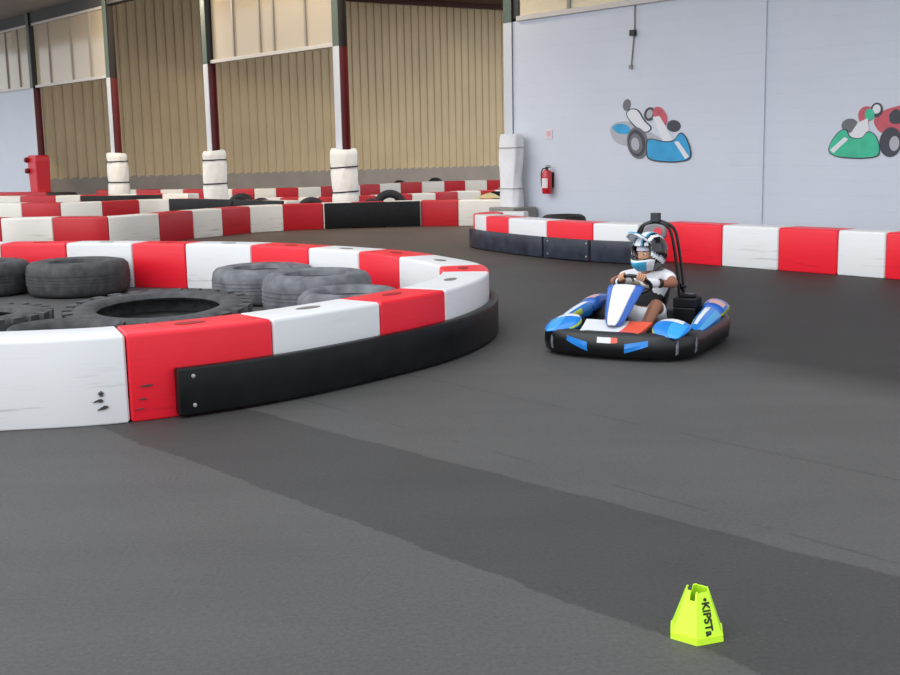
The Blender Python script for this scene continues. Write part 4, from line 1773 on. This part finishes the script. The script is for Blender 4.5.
for k in range(6):
    a0, b0 = hexp(k, CRB, .012), hexp(k + 1, CRB, .012)
    a1, b1 = hexp(k, CRT, CHH), hexp(k + 1, CRT, CHH)
    zc = .80

    def on(f, h):
        return a0.lerp(b0, f).lerp(a1.lerp(b1, f), h)
    if k % 2 == 1 or True:
        if k in (5, 1, 3):     # slotted faces
            o.add([on(0, 0), on(1, 0), on(1, 1), on(.86, 1), on(.80, zc), on(.42, zc), on(.36, 1), on(0, 1)], [(0, 1, 2, 3, 4, 5, 6, 7)])
        else:
            o.add([on(0, 0), on(1, 0), on(1, .975), on(.5, .985), on(.12, .97), on(0, .93)], [(0, 1, 2, 3, 4, 5)])
    # vertical foot lip
    f0, f1 = hexp(k, CRB + .003, 0), hexp(k + 1, CRB + .003, 0)
    g0, g1 = hexp(k, CRB + .001, .020), hexp(k + 1, CRB + .001, .020)
    h0, h1 = hexp(k, CRB - .006, .021), hexp(k + 1, CRB - .006, .021)
    o.add([f0, f1, g1, g0, h1, h0], [(0, 1, 2, 3), (3, 2, 4, 5)])
o.build('cone_shell', M_cone, root, solid=.004)
# lettering running down the face
cu = bpy.data.curves.new('lettering', 'FONT')
cu.body = '\u2022KIPSTa'
cu.size = .036
cu.extrude = .0006
cu.align_x = 'CENTER'
cu.align_y = 'CENTER'
cu.offset = .0011
to = bpy.data.objects.new('tmp_text', cu)
COL.objects.link(to)
bpy.context.view_layer.update()
tm = bpy.data.meshes.new_from_object(to.evaluated_get(bpy.context.evaluated_depsgraph_get()))
bpy.data.objects.remove(to)
tm.materials.clear()
tm.materials.append(mat('black_print', (18, 26, 8), .6))
k = 0
a0, b0, a1, b1 = hexp(k, CRB, .012), hexp(k + 1, CRB, .012), hexp(k, CRT, CHH), hexp(k + 1, CRT, CHH)
up = ((a1 + b1) / 2 - (a0 + b0) / 2).normalized()
acr = (b0 - a0).normalized()
nrm = acr.cross(up).normalized()
cen = (a0 + b0 + a1 + b1) / 4 + nrm * .0035 - up * .004
mt_ = Matrix((-up, acr, (-up).cross(acr))).transposed().to_4x4()
mt_.translation = cen + acr * .0
lo_ = bpy.data.objects.new('lettering', tm)
COL.objects.link(lo_)
lo_.parent = root
lo_.matrix_local = mt_

# ------------------------------------------------------------------ light
w = bpy.data.worlds.new('world')
SC.world = w
w.use_nodes = True
bg = w.node_tree.nodes['Background']
bg.inputs['Color'].default_value = (.86, .92, 1.0, 1)
bg.inputs['Strength'].default_value = 1.3
sun = bpy.data.lights.new('daylight_sun', 'SUN')
sun.energy = 1.75
sun.angle = math.radians(70)
sun.color = (1.0, .985, .97)
so = bpy.data.objects.new('daylight_sun', sun)
COL.objects.link(so)
so.rotation_euler = (math.radians(52), 0, math.radians(-52))
# warm strip lamps under the hall ceiling, shining out through the open bays
for u_, pw in ((-8.15, 380), (-2.0, 55), (2.4, 190)):
    al = bpy.data.lights.new('strip_lamp', 'AREA')
    al.shape = 'RECTANGLE'
    al.size = 3.2
    al.size_y = .2
    al.energy = pw
    al.color = (1.0, .86, .66)
    lo2 = bpy.data.objects.new('strip_lamp', al)
    COL.objects.link(lo2)
    lo2.location = W((u_, 1.6, CEIL - .06))
    aim = (-WN * .9 + Vector((0, 0, -.45))).normalized()
    lo2.rotation_euler = aim.to_track_quat('-Z', 'Y').to_euler()
SC.view_settings.view_transform = 'Standard'
SC.view_settings.look = 'None'
SC.view_settings.exposure = 0.0
SC.view_settings.gamma = 1.0
SC.view_settings.use_curve_mapping = False
for o in SC.objects:
    if '_flat' in o:
        del o['_flat']
